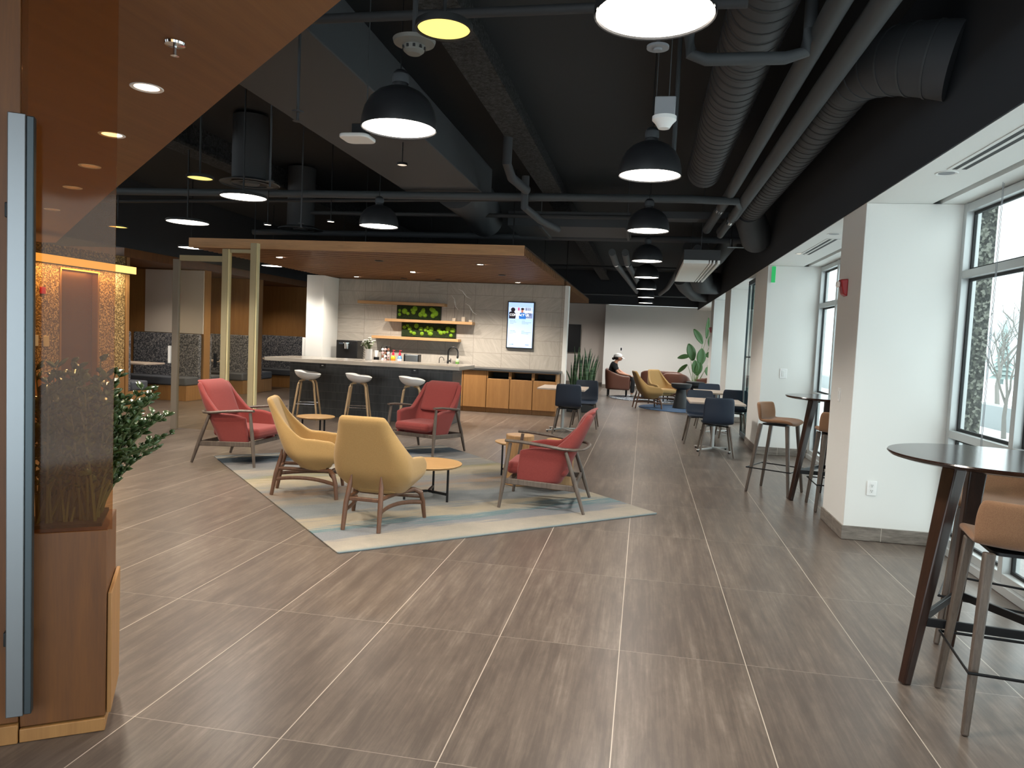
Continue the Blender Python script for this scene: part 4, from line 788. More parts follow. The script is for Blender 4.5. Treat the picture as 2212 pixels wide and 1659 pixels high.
# ------------------------------------------------------------------ bar stools with white shells
def bar_stool():
    t = thing('bar_stool', '', 'bar stool', (0, 0, 0))
    def rimz(a): return .030*max(0, -sin(a))**1.5+.045*max(0, -sin(a))+.05*abs(cos(a))**2+.015*max(0, sin(a))
    rows = []
    for k, rr in enumerate((.02, .35, .65, .88, 1.0)):
        row = []
        for j in range(28):
            a = 2*pi*j/28; y = .225*rr*sin(a)-.0; x = .255*rr*cos(a)
            row.append((x, y, .745+rimz(a)*rr**2.2+.012*rr**2))
        rows.append(row)
    low = []
    for k, rr in enumerate((1.0, .93, .72, .4, .02)):
        row = []
        for j in range(28):
            a = 2*pi*j/28
            row.append((.255*rr*cos(a)*.97, .225*rr*sin(a)*.97, (.745+rimz(a)) if k == 0 else (.672+(rimz(a)+.055)*max(0, (rr-.35)/.65)**1.6*.8)))
        low.append(row)
    MB().grid(rows+low, close=True).build('seat_shell', M_bowl, t, sub=1)
    for sx in (-1, 1):
        for sy in (-1, 1):
            MB().path([(sx*.235, sy*.205, 0), (sx*.185, sy*.16, .35), (sx*.145, sy*.125, .61), (sx*.13, sy*.11, .65), (sx*.09, sy*.075, .666), (sx*.02, sy*.02, .668)], [.014, .017, .018, .018, .015, .012], 10).build('leg', M_lightwood, t)
    z = .27; q = [(sx*.19, sy*.165, z) for sx, sy in ((-1, -1), (1, -1), (1, 1), (-1, 1))]
    MB().path(q, .006, 8, closed=True).build('footrest', M_chrome, t)
    MB().lathe([(.001, .66), (.06, .66), (.07, .682), (.001, .682)], n=20).build('mounting_plate', M_greyplast, t)
    return t
s0 = bar_stool(); s0.location = (-5.60, 11.72, 0); s0.rotation_euler[2] = face_ang(.96, .28); s0['label'] = 'left white shell bar stool at the dark bar'; s0['group'] = 'white bar stools at the island'
dup(s0, (-4.66, 11.66, 0), face_ang(.96, .28), 'middle white shell bar stool at the dark bar'); dup(s0, (-3.72, 11.62, 0), face_ang(.96, .28), 'right white shell bar stool behind the red armchair')

# ------------------------------------------------------------------ upholstered shells
def upath(w, yf, yb, rc, n1=10, nc=6, n2=8):
    pts = []
    for i in range(n1): pts.append((-w, yf+(yb+rc-yf)*i/n1))
    for i in range(nc): a = pi+(pi/2)*i/nc; pts.append((-w+rc+rc*cos(a), yb+rc+rc*sin(a)))
    for i in range(n2+1): pts.append((-w+rc+(2*w-2*rc)*i/n2, yb))
    for i in range(1, nc+1): a = -pi/2+(pi/2)*i/nc; pts.append((w-rc+rc*cos(a), yb+rc+rc*sin(a)))
    for i in range(1, n1+1): pts.append((w, yb+rc+(yf-yb-rc)*i/n1))
    return pts
def sm(a, b, x): x = max(0, min(1, (x-a)/(b-a))); return x*x*(3-2*x)
def shell(W_, YF, YB, RC, H, z0, rows=9):
    """W_,YF,YB,RC functions of z; H function of position 0..1 along the U"""
    n = len(upath(1, 1, 0, .2)); g = []
    for i in range(rows+1):
        row = []
        for j in range(n):
            s = j/(n-1); z = z0+(H(s)-z0)*i/rows
            x, y = upath(W_(z), YF(z), YB(z), RC(z))[j]; row.append((x, y, z))
        g.append(row)
    return MB().grid(g)
def red_chair():
    t = thing('red_armchair', '', 'armchair', (0, 0, 0))
    def H(s):
        d = abs(s-.5); return .555+.315*(1-sm(.215, .31, d))-.03*sm(.4, .5, d)
    W_ = lambda z: .27+.025*sm(.22, .5, z)-.02*sm(.58, .86, z); YF = lambda z: .24-.02*sm(.3, .5, z)
    YB = lambda z: -.16-.12*sm(.2, .56, z)-.15*max(0, (z-.5)/.37); RC = lambda z: .12-.04*sm(.5, .8, z)
    sh = shell(W_, YF, YB, RC, H, .215); sh.build('shell', M_red_f, t, solid=.055, soff=-1, sub=1)
    MB().rbox((0, .03, .275), (.42, .32, .07), .05).build('seat_base', M_red_f, t, bevel=.02, segs=3)
    MB().rbox((0, .065, .345), (.475, .56, .11), .05).build('seat_cushion', M_red_f, t, bevel=.04, segs=4)
    g = []
    for i in range(7):
        z = .50+.40*i/6; g.append([(x, YB(min(z, .86))+.075-.01*(abs(x)/.2)**2+(-.09 if i == 6 else 0), z-(.015 if i == 6 else 0)) for x in (-.225, -.15, -.07, 0, .07, .15, .225)])
    MB().grid(g).build('back_cushion', M_red_f, t, solid=.035, soff=1, sub=1)
    for sx in (-1, 1):
        MB().path([(sx*.335, .375, 0), (sx*.325, .345, .25), (sx*.315, .30, .585)], [.014, .021, .016], 12).build('leg', M_ash, t)
        MB().path([(sx*.335, -.385, 0), (sx*.325, -.30, .25), (sx*.305, -.20, .535)], [.014, .021, .016], 12).build('leg', M_ash, t)
        MB().bar((sx*.322, .33, .245), (sx*.318, -.30, .215), .024, .052).build('side_rail', M_ash, t, bevel=.006)
    arm = [(-.318, .345, .607), (-.325, .20, .603), (-.325, .0, .583), (-.32, -.16, .562), (-.29, -.27, .555), (-.21, -.345, .555), (-.1, -.375, .56), (0, -.38, .56)]
    arm += [(-x, y, z) for x, y, z in arm[-2::-1]]
    MB().path(arm, [.022, .024, .025, .024, .022, .02, .018, .018, .018, .02, .022, .024, .025, .024, .022], 12, flat=.62).build('armrest', M_ash, t)
    MB().bar((-.31, -.29, .225), (.31, -.29, .225), .024, .05).build('rear_rail', M_ash, t, bevel=.006); MB().bar((-.31, .30, .245), (.31, .30, .245), .024, .045).build('front_rail', M_ash, t, bevel=.006)
    return t
r3 = red_chair(); r3.scale = (1.1, 1, 1); r3.location = (-.83, 6.80, .012); r3.rotation_euler[2] = face_ang(-1, .0); r3['label'] = 'right red armchair turned left, its wooden arm toward us'; r3['group'] = 'red armchairs on the rug'
dup(r3, (-2.74, 9.22, .012), face_ang(-.30, -.95), 'red armchair facing us in front of the dark bar'); dup(r3, (-4.43, 7.66, .012), face_ang(.97, -.03), 'left red armchair facing right behind the mustard chair')
def yellow_chair():
    t = thing('mustard_armchair', '', 'armchair', (0, 0, 0))
    def H(s):
        d = abs(s-.5); return .545+.335*(1-sm(.18, .31, d))-.02*sm(.34, .44, d)-.08*sm(.45, .5, d)
    def bw(z): return sm(.20, .40, z)
    W_ = lambda z: .19+.125*bw(z)-.10*sm(.50, .86, z); YF = lambda z: .12+.17*bw(z)
    YB = lambda z: -.05-.15*bw(z)-.20*max(0, (z-.36)/.5); RC = lambda z: .12-.03*sm(.5, .85, z)
    sh = shell(W_, YF, YB, RC, H, .225, 11); sh.build('shell', M_yel_f, t, solid=.05, soff=-1, sub=1)
    MB().rbox((0, .045, .285), (.38, .30, .08), .08).build('seat_base', M_yel_f, t, bevel=.04, segs=4)
    MB().rbox((0, .075, .365), (.52, .47, .11), .09).build('seat_cushion', M_yel_f, t, bevel=.045, segs=4)
    for sx in (-1, 1):
        MB().path([(sx*.145, -.335, 0), (sx*.14, -.30, .2), (sx*.128, -.262, .34), (sx*.12, -.255, .415)], [.016, .020, .019, .006], 12).build('leg', M_walnut2, t)
        MB().path([(sx*.315, .26, 0), (sx*.30, .245, .14), (sx*.285, .225, .215), (sx*.24, .19, .245), (sx*.17, .15, .25)], [.016, .020, .022, .019, .012], 12).build('leg', M_walnut2, t)
        MB().path(bez((sx*.145, -.31, .145), (sx*.12, -.02, .185), (sx*.302, .25, .13), 10), .017, 10, flat=.55, up=(1, 0, 0)).build('side_stretcher', M_walnut2, t)
        MB().path(bez((sx*.138, -.275, .245), (sx*.13, 0, .235), (sx*.24, .19, .243), 8), .016, 10).build('seat_rail', M_walnut2, t)
    MB().bar((-.14, -.28, .235), (.14, -.28, .235), .026, .03).build('rear_rail', M_walnut2, t, bevel=.006)
    MB().path(bez((-.29, .24, .18), (0, .10, .2), (.29, .24, .18), 10), .014, 8).build('front_stretcher', M_walnut2, t)
    return t
y2 = yellow_chair(); y2.location = (-2.04, 5.59, .012); y2.rotation_euler[2] = face_ang(.02, 1); y2['label'] = 'front mustard armchair seen from behind on the rug'; y2['group'] = 'mustard armchairs'
dup(y2, (-2.99, 6.40, .012), face_ang(.95, .31), 'mustard armchair turned right, beside the front one on the rug')
dup(y2, (.16, 18.05, 0), face_ang(.95, .25), 'far mustard armchair turned right, in the back lounge'); dup(y2, (.50, 19.3, .0), face_ang(.6, -.8), 'far mustard armchair facing us beside the black pedestal table'); dup(y2, (2.0, 20.9, 0), face_ang(-.8, -.6), 'partly hidden mustard armchair between the far piers')

# ------------------------------------------------------------------ barrel chairs, sofa and the seated person
def barrel(w=.36, name='leather_lounge_chair', cat='lounge chair'):
    t = thing(name, '', cat, (0, 0, 0))
    H = lambda s: .60+.20*(1-sm(.08, .45, abs(s-.5)))
    k = w
    shell(lambda z: k, lambda z: .36, lambda z: -.34-.03*sm(.2, .7, z), lambda z: .22, H, .20, 6).build('shell', M_leather, t, solid=.06, soff=-1, sub=1)
    MB().rbox((0, .02, .245), (2*k-.1, .64, .09), .12).build('seat_base', M_leather, t, bevel=.015); MB().rbox((0, .04, .36), (2*k-.13, .60, .13), .12).build('seat_cushion', M_leather, t, bevel=.035, segs=3)
    for sx in (-1, 1):
        for sy in (-1, 1): MB().lathe([(.016, 0), (.02, .2)], c=(sx*(k-.08), sy*.26, 0), n=12).build('leg', M_blackmetal, t)
    return t
b0 = barrel(); b0.location = (-.70, 21.55, 0); b0.rotation_euler[2] = face_ang(1, -.02); b0['label'] = 'brown leather lounge chair with the seated person'; b0['group'] = 'brown leather lounge chairs'
dup(b0, (.92, 20.5, 0), face_ang(.25, .97), 'brown leather lounge chair behind the black pedestal tables'); dup(b0, (1.95, 22.3, 0), face_ang(-.9, .3), 'brown leather lounge chair beside the palm pot')
b1 = barrel(.62, 'leather_loveseat', 'sofa'); b1.location = (.58, 21.75, 0); b1.rotation_euler[2] = face_ang(.15, .98); b1['label'] = 'wide curved brown leather loveseat behind the mustard chair'

def skin_obj(name, chains, mat, parent, sub=2):
    """chains: list of lists of (x,y,z,r); first vertices shared when equal"""
    vs, es, rs, idx = [], [], [], {}
    for ch in chains:
        prev = None
        for p in ch:
            key = tuple(round(c, 4) for c in p[:3])
            if key not in idx: idx[key] = len(vs); vs.append(p[:3]); rs.append(p[3] if isinstance(p[3], tuple) else (p[3], p[3]))
            i = idx[key]
            if prev is not None and i != prev: es.append((prev, i))
            prev = i
    me = bpy.data.meshes.new(name); me.from_pydata(vs, es, []); me.update(); me.materials.append(mat)
    o = bpy.data.objects.new(name, me); COL.objects.link(o)
    md = o.modifiers.new('skin', 'SKIN'); md.use_smooth_shade = True
    lay = me.skin_vertices[0] if me.skin_vertices else None
    if lay is None:
        bm = bmesh.new(); bm.from_mesh(me); bm.verts.layers.skin.verify(); bm.to_mesh(me); bm.free(); lay = me.skin_vertices[0]
    for i, r in enumerate(rs): lay.data[i].radius = r; lay.data[i].use_root = (i == 0)
    u = o.modifiers.new('sub', 'SUBSURF'); u.levels = sub; u.render_levels = sub
    if parent is not None: o.parent = parent
    return o
M_skin = base('skin', 'c08a70', .55); M_cloth = base('black_cloth', '1b1c20', .9); M_cloth2 = base('charcoal_trousers', '24262a', .9); M_hair = base('dark_hair', '1c1412', .7)
pt = thing('person', 'person in white cap and black shirt sitting in brown lounge chair', 'person', (-.70, 21.55, 0), face_ang(1, -.02))
# local: +Y forward
pel = (0, -.12, .50, .115); ch = [pel, (0, -.16, .66, .11), (0, -.15, .82, .125), (0, -.11, .93, .10), (0, -.07, 1.0, .05), (0, -.045, 1.05, .052)]
head = [(0, -.045, 1.05, .052), (0, -.005, 1.075, (.10, .12)), (0, -.01, 1.13, (.112, .135)), (0, -.03, 1.19, (.09, .11))]
chains = [ch+head[1:]]
def hand(c, d, side, sx):
    out = []; c = Vector(c); d = Vector(d).normalized(); side = Vector(side).normalized(); palm = c+d*.05
    for k, (o, l) in enumerate(((-.027, .062), (-.009, .072), (.009, .067), (.027, .052))):
        b = palm+side*o; e1 = b+d*l*.5+Vector((0, 0, -.012)); e2 = e1+d*l*.4+Vector((0, 0, -.02))
        out.append([tuple(c)+(.022,), tuple(palm)+(.021,), tuple(b+d*.012)+(.009,), tuple(e1)+(.0085,), tuple(e2)+(.007,)])
    th = c+side*(-.03*sx)+d*.015
    out.append([tuple(c)+(.022,), tuple(th)+(.010,), tuple(th+side*(-.018*sx)+d*.03+Vector((0, 0, -.01)))+(.0085,), tuple(th+side*(-.018*sx)+d*.052+Vector((0, 0, -.02)))+(.007,)])
    return out
for sx in (-1, 1):
    sh = (sx*.16, -.13, .90, .055); el = (sx*.25, .02, .68, .042) if sx > 0 else (sx*.24, .05, .70, .042); wr = (sx*.20, .28, .63, .028) if sx > 0 else (sx*.12, .27, .60, .028)
    chains.append([(0, -.15, .82, .125), sh, (sx*.21, -.07, .80, .05), el, ((el[0]+wr[0])/2, (el[1]+wr[1])/2, (el[2]+wr[2])/2, .038), wr, (wr[0], wr[1]+.03, wr[2]-.008, .022)])
    chains += hand((wr[0], wr[1]+.03, wr[2]-.008), (0, 1, -.1), (1, 0, 0), sx)
    chains.append([pel, (sx*.10, -.05, .50, .085), (sx*.12, .2, .53, .078), (sx*.13, .40, .535, .062), (sx*.135, .43, .44, .055), (sx*.13, .42, .25, .048), (sx*.13, .42, .10, .033), (sx*.13, .43, .05, .032), (sx*.135, .50, .035, .03), (sx*.14, .57, .03, .024)])
bd_ = skin_obj('body', chains, M_skin, pt)
sc_ = []
sc_.append([(0, -.10, .44, .15), (0, -.13, .55, .155), (0, -.16, .68, .15), (0, -.15, .82, .155), (0, -.115, .93, .12), (0, -.085, .98, .075)])
for sx in (-1, 1): sc_.append([(0, -.15, .82, .137), (sx*.16, -.13, .90, .078), (sx*.21, -.07, .80, .07), (sx*.235, -.02, .735, .056)])
skin_obj('shirt', sc_, M_cloth, pt)
tr_ = []
for sx in (-1, 1): tr_.append([(0, -.12, .49, .128), (sx*.10, -.05, .50, .095), (sx*.12, .2, .53, .088), (sx*.13, .41, .54, .073), (sx*.135, .44, .44, .066), (sx*.13, .43, .25, .062), (sx*.13, .43, .11, .058)])
skin_obj('trousers', tr_, M_cloth2, pt)
for sx in (-1, 1):
    sh_ = skin_obj('shoe', [[(sx*.13, .39, .05, .045), (sx*.132, .45, .05, .048), (sx*.136, .54, .04, .042), (sx*.14, .62, .035, .03)]], base('sneaker%d' % sx, 'b8b5b0', .6), pt)
    MB().prism([(sx*.13-.045, .35), (sx*.13+.045, .35), (sx*.14+.048, .55), (sx*.14+.02, .65), (sx*.14-.03, .65), (sx*.14-.048, .55)], .001, .018).build('sole', M_dark, sh_, bevel=.004)
hb = MB().lathe([(.001, -.03), (.07, -.03), (.098, .0), (.104, .045), (.095, .062), (.001, .066)], c=(0, -.058, 1.085), n=24); hb = hb.build('hair', M_hair, pt)
MB().lathe([(.001, 0), (.035, .01), (.05, .04), (.035, .07), (.001, .08)], c=(0, -.155, 1.04), n=14).build('hair_bun', M_hair, hb)
cp_ = MB().lathe([(.122, .0), (.124, .03), (.112, .07), (.075, .10), (.001, .112)], c=(0, -.03, 1.128), n=28, cap=False).build('cap', M_plast, pt, solid=.004)
mb = MB(); g = []
for i in range(5):
    r = i/4; g.append([(x*(1-.25*r*r), .068+.10*r*(1-(x/.085)**2*.5), 1.145-.05*r-.01*(x/.08)**2) for x in (-.08, -.04, 0, .04, .08)])
mb.grid(g).build('cap_brim', M_plast, cp_, solid=.005)
MB().lathe([(.001, -.012), (.008, -.004), (.01, .006), (.003, .03), (.001, .032)], c=(0, .092, 1.078), n=10).build('nose', M_skin, bd_)
for sx in (-1, 1):
    MB().lathe([(.001, -.007), (.008, 0), (.001, .007)], c=(sx*.034, .078, 1.105), n=10).build('eye', M_dark, bd_); MB().lathe([(.001, -.028), (.012, -.01), (.013, .012), (.001, .026)], c=(sx*.096, .0, 1.095), n=10).build('ear', M_skin, bd_)
MB().path([(-.022, .078, 1.045), (0, .086, 1.044), (.022, .078, 1.045)], .004, 6).build('mouth', base('lips', '9a5a50', .5), bd_)

# ------------------------------------------------------------------ navy dining chairs and tables
def navy_chair():
    t = thing('dining_chair', '', 'dining chair', (0, 0, 0))
    prof = [(.225, .435, .195), (.21, .452, .205), (.10, .452, .215), (-.05, .445, .215), (-.15, .45, .215), (-.20, .475, .215), (-.228, .53, .213), (-.243, .62, .212), (-.257, .74, .208), (-.268, .81, .200), (-.270, .835, .180)]
    g = []
    for i, (y, z, w) in enumerate(prof):
        row = []; bk = sm(4, 7, i)
        for u in (-1, -.8, -.4, 0, .4, .8, 1): row.append((u*w, y+bk*.028*u*u, z+(1-bk)*.016*abs(u)**3*(1 if i > 0 else .3)))
        g.append(row)
    MB().grid(g).build('shell', M_navy, t, solid=.016, soff=0, sub=2)
    for sx in (-1, 1):
        MB().path([(sx*.235, .215, 0), (sx*.165, .15, .425)], [.012, .019], 12).build('leg', M_ash, t); MB().path([(sx*.235, -.255, 0), (sx*.165, -.15, .425)], [.012, .019], 12).build('leg', M_ash, t)
    MB().bar((-.17, .15, .418), (.17, -.15, .418), .025, .016).bar((.17, .15, .4185), (-.17, -.15, .4185), .025, .015).build('under_frame', M_blackmetal, t)
    return t
def square_table(w, d):
    t = thing('dining_table', '', 'table', (0, 0, 0))
    MB().box((0, 0, .732), (w, d, .028)).build('table_top', M_tabletop, t, bevel=.004); MB().lathe([(.028, .03), (.028, .70), (.09, .705), (.09, .717)], n=20).build('column', M_whitem, t)
    mb = MB()
    for a in (45, 135, 225, 315): mb.bar((0, 0, .045), (.33*cos(radians(a)), .33*sin(radians(a)), .028), .045, .03, .035, .018)
    cb_ = mb.build('cross_base', M_whitem, t, bevel=.004)
    for a in (45, 135, 225, 315): MB().lathe([(.014, 0), (.014, .018)], c=(.31*cos(radians(a)), .31*sin(radians(a)), 0), n=12).build('foot_glide', M_dark, cb_)
    return t
M_whitem = base('pale_metal', 'b9bab8', .35, .4)
T1 = square_table(.78, .92); T1.location = (1.075, 11.25, 0); T1['label'] = 'oak topped table with the nearest navy chair, by the walkway'; T1['group'] = 'square dining tables'
dup(T1, (-1.30, 12.42, 0), 0, 'oak topped table in front of the kitchen cabinets'); dup(T1, (1.33, 13.62, 0), 0, 'oak topped table behind the nearer window side one')
n0 = navy_chair(); n0.location = (1.08, 10.86, 0); n0['label'] = 'nearest navy chair with its back to us by the walkway'; n0['group'] = 'navy shell chairs'
dup(n0, (.93, 11.98, 0), pi, 'navy chair on the far side of the nearer window side table'); dup(n0, (1.55, 13.12, 0), .04, 'navy chair with its back to us, right, behind the near table'); dup(n0, (1.27, 14.35, 0), pi, 'farthest navy chair, behind the second window side table')
dup(n0, (-1.17, 12.12, 0), 0.03, 'navy chair with its back to us before the kitchen cabinets'); dup(n0, (-.98, 13.15, 0), pi, 'navy chair facing us beside the snake plant')

# ------------------------------------------------------------------ high tables and tan bar stools
def high_table():
    t = thing('high_table', '', 'high table', (0, 0, 0)); R = .475
    MB().lathe([(.001, 1.045), (R-.05, 1.045), (R-.012, 1.055), (R, 1.067), (R-.004, 1.074), (.001, 1.075)], n=64).build('table_top', M_tabdark, t, smooth=30)
    fa = [radians(a) for a in (201, 88, 325)]
    feet = [(.415*cos(a), .415*sin(a)) for a in fa]; tops = [(.235*cos(a), .235*sin(a)) for a in fa]
    for (fx, fy_), (tx_, ty) in zip(feet, tops): MB().bar((fx, fy_, 0), (tx_, ty, 1.044), .044, .042, .086, .066, up=(fx, fy_, 0)).build('leg', M_espresso, t, bevel=.008)
    def at(i, z): k = z/1.044; return (feet[i][0]*(1-k)+tops[i][0]*k, feet[i][1]*(1-k)+tops[i][1]*k, z)
    for i, j in ((0, 1), (1, 2), (2, 0)): MB().bar(at(i, .30), at(j, .30), .018, .04).build('stretcher', M_blackmetal, t, bevel=.003)
    for i in range(3): MB().box((tops[i][0]*.8, tops[i][1]*.8, 1.03), (.05, .05, .026)).build('mount', M_blackmetal, t, bevel=.004)
    return t
M_tabdark = wood('espresso_top', '1e120e', '38231b', 'Y', .8, .16)
ht = high_table(); ht.location = (1.675, 3.80, 0); ht['label'] = 'dark round high table at the right edge'; ht['group'] = 'round high tables'
dup(ht, (1.955, 8.05, 0), 0, 'dark round high table half hidden by the near pier')
def tan_stool():
    t = thing('bar_stool', '', 'bar stool', (0, 0, 0))
    prof = [(.20, .735, .19), (.19, .765, .205), (.08, .772, .215), (-.06, .764, .22), (-.135, .772, .222), (-.175, .80, .224), (-.193, .86, .225), (-.208, .93, .22), (-.216, .965, .205)]
    g = []
    for i, (y, z, w) in enumerate(prof):
        bk = sm(3, 6, i); row = []
        for u in (-1, -.85, -.45, 0, .45, .85, 1): row.append((u*w, y+bk*.075*abs(u)**2.2, z+(1-bk)*.02*u*u))
        g.append(row)
    MB().grid(g).build('seat', M_tan_f, t, solid=.035, soff=0, sub=2)
    MB().rbox((0, 0, .738), (.30, .26, .014), .04).build('seat_plate', M_blackmetal, t)
    for sx in (-1, 1):
        for y0, y1 in ((.225, .15), (-.225, -.13)): MB().bar((sx*.225, y0, 0), (sx*.165, y1, .742), .028, .028, .044, .04, up=(0, 1, 0)).build('leg', M_ash, t, bevel=.008)
    q = [(-.232, .235, .265), (.232, .235, .265), (.232, -.235, .265), (-.232, -.235, .265)]
    MB().path(q, .0065, 8, closed=True).build('footrest', M_blackmetal, t)
    return t
ts = tan_stool(); ts.location = (1.625, 3.40, 0); ts.rotation_euler[2] = face_ang(.13, 1); ts['label'] = 'nearest tan bar stool, its back to us, at the right edge'; ts['group'] = 'tan fabric bar stools'
dup(ts, (1.93, 4.33, 0), face_ang(-.42, -.9), 'tan bar stool facing us behind the near high table'); dup(ts, (1.47, 8.30, 0), face_ang(.88, -.48), 'tan bar stool turned right at the second high table'); dup(ts, (1.93, 7.62, 0), face_ang(0.02, 1), 'tan bar stool half hidden behind the near pier')

# ------------------------------------------------------------------ lounge tables, stumps, rugs
def low_table(r, h):
    t = thing('round_coffee_table', '', 'coffee table', (0, 0, 0))
    MB().lathe([(.001, h-.028), (r-.035, h-.028), (r-.006, h-.014), (r, h-.005), (r-.004, h), (.001, h)], n=56).build('table_top', M_oaktop, t, smooth=30)
    for a in (95, 215, 335):
        x, y = (r-.075)*cos(radians(a)), (r-.075)*sin(radians(a)); MB().box((x, y, (h-.03)/2), (.018, .018, h-.03)).build('leg', M_blackmetal, t, bevel=.002)
        MB().bar((x*.96, y*.96, .07), (0, 0, .07), .014, .022).build('floor_spoke', M_blackmetal, t)
    return t
M_oaktop = wood('oak_top', 'a8834f', 'c99f6c', 'X', .7, .35)
lt = low_table(.305, .335); lt.location = (-1.90, 6.55, .012); lt['label'] = 'round oak coffee table with black legs behind the front mustard chair'; lt['group'] = 'round oak coffee tables'
l2 = low_table(.245, .40); l2.location = (-4.17, 9.0, 0); l2['label'] = 'round oak side table before the bar stools'
l3 = low_table(.22, .375); l3.location = (-1.36, 8.05, .012); l3['label'] = 'small round oak side table left of the wood stump'
for k, (x, y, r, h) in enumerate(((-1.225, 7.56, .145, .52), (-.80, 7.52, .145, .50), (-1.02, 7.86, .12, .42))):
    t = thing('stump_table', ['tall wooden stump table left of the right red armchair', 'wooden stump table behind the right red armchair', 'smaller wooden stump table between the other two'][k], 'stump table', (x, y, .012), 0, 'wooden stump tables')
    rn = random.Random(k); pr = [(r*(1+.035*sin(3*a+k)+.02*sin(7*a)), a) for a in [2*pi*i/48 for i in range(48)]]
    poly = [(q_*cos(a), q_*sin(a)) for q_, a in pr]
    MB().prism(poly, 0, h-.002).build('trunk', M_stump, t, bevel=.006)
    MB().prism([(a*.94, b*.94) for a, b in poly], h-.002, h).build('polished_top', M_oaktop, t, smooth=0)
def rug_mat():
    m = base('rug_wool', 'a0a3a4', 1, spec=.05)
    t = N(m, 'ShaderNodeTexCoord'); s = N(m, 'ShaderNodeSeparateXYZ'); L(m, t.outputs['Object'], s.inputs[0])
    # x along the short side, y along the long side (0 near camera corner edge .. 4.2)
    sv = N(m, 'ShaderNodeVectorMath', operation='MULTIPLY'); sv.inputs[1].default_value = (.9, 4, 1); L(m, t.outputs['Object'], sv.inputs[0])
    a = noise(m, sv.outputs[0], 1.1, 5, .6, .4); sv2 = N(m, 'ShaderNodeVectorMath', operation='MULTIPLY'); sv2.inputs[1].default_value = (1.6, 26, 1); L(m, t.outputs['Object'], sv2.inputs[0]); b = noise(m, sv2.outputs[0], 1.5, 4, .6)
    y = math_(m, 'ADD', s.outputs[1], math_(m, 'ADD', math_(m, 'MULTIPLY', math_(m, 'SUBTRACT', a, .5), .75), math_(m, 'MULTIPLY', math_(m, 'SUBTRACT', b, .5), .5)))
    # keep the end bands straight
    e = math_(m, 'MULTIPLY', math_(m, 'MINIMUM', 1, math_(m, 'MULTIPLY', s.outputs[1], 1.9)), 1)
    yy = math_(m, 'ADD', math_(m, 'MULTIPLY', y, e), math_(m, 'MULTIPLY', s.outputs[1], math_(m, 'SUBTRACT', 1, e)))
    e2 = math_(m, 'MINIMUM', 1, math_(m, 'MAXIMUM', 0, math_(m, 'SUBTRACT', s.outputs[1], 3.1)))
    yy = math_(m, 'ADD', math_(m, 'MULTIPLY', yy, math_(m, 'SUBTRACT', 1, e2)), math_(m, 'MULTIPLY', s.outputs[1], e2))
    f = math_(m, 'DIVIDE', yy, 4.2)
    st = [(0, '6f7f83'), (.010, '9a9285'), (.07, '948c80'), (.085, '74777b'), (.12, '74777b'), (.135, '4c6a70'), (.155, '6a7a7d'), (.175, '958a77'), (.215, '918774'), (.25, '6d7173'), (.33, '5e6466'), (.38, '7c7264'), (.42, '666664'), (.46, '78634f'), (.50, '626466'), (.55, '837965'), (.60, '92866f'), (.64, '777050'), (.68, '6b6a68'), (.74, '8b8273'), (.77, '686868'), (.855, '747373'), (.875, '213444'), (.95, '183040'), (.962, '908a7e'), (1, '4a565f')]
    st = st[:32]
    col = ramp(m, f, st)
    g = N(m, 'ShaderNodeVectorMath', operation='MULTIPLY'); g.inputs[1].default_value = (300, 300, 300); L(m, t.outputs['Object'], g.inputs[0]); n3 = noise(m, g.outputs[0], 1, 2)
    L(m, mix(m, math_(m, 'MULTIPLY', math_(m, 'SUBTRACT', n3, .45), .5), col, 'e8e2d8'), P_(m).inputs['Base Color']); bump(m, n3, .8, .004)
    n4 = noise(m, t.outputs['Object'], 3.5, 6, .7, .6)
    pb = P_(m).inputs['Base Color']; L(m, mix(m, math_(m, 'MULTIPLY', math_(m, 'SUBTRACT', n4, .35), .9), pb.links[0].from_socket, '6c7072'), pb); return m
ro = MB().rbox((1.5, 2.1, .006), (3.0, 4.2, .010), .02).build('area_rug', rug_mat(), bevel=.002)
# local x -> direction F->R, local y -> direction F->L
ro.location = (-1.99, 4.70, 0); ro.rotation_euler[2] = atan2(2.05, 2.2)
tag(ro, 'large rectangular rug with grey, cream and blue bands under the armchairs', 'rug')
M_bluerug = speckle('blue_rug', ['2f4765', '3d5878', '283c57', '4a6585'], 220, 1, .2)
tag(MB().lathe([(.001, .001), (1.05, .001), (1.06, .008), (1.05, .012), (.001, .012)], c=(1.0, 18.35, 0), n=72).build('round_rug', M_bluerug), 'round blue rug under the black pedestal table', 'rug')
tag(MB().lathe([(.001, .001), (1.2, .001), (1.2, .008), (1.19, .011), (.001, .011)], c=(.30, 21.1, 0), n=72).build('round_rug', speckle('grey_rug', ['56606e', '6d7784', 'c8ccd0', '4a5564'], 30, 1, .1)), 'round patterned grey rug near the seated person', 'rug')
def pedestal(lb, loc, s=1.):
    t = thing('pedestal_table', lb, 'side table', loc, 0, 'black pedestal tables')
    MB().lathe([(.001, 0), (.185*s, 0), (.19*s, .01), (.15*s, .2), (.115*s, .42), (.11*s, .46), (.16*s, .475), (.22*s, .50), (.245*s, .55), (.25*s, .60), (.23*s, .605), (.001, .60)], n=48).build('pedestal', base('black_stoneware%d' % int(s*100), '26282a', .6), t)
    return t
pedestal('near black pedestal side table on the blue rug', (.95, 18.45, .012)); pedestal('farther black pedestal side table in the back lounge', (1.38, 20.0, 0), .97)

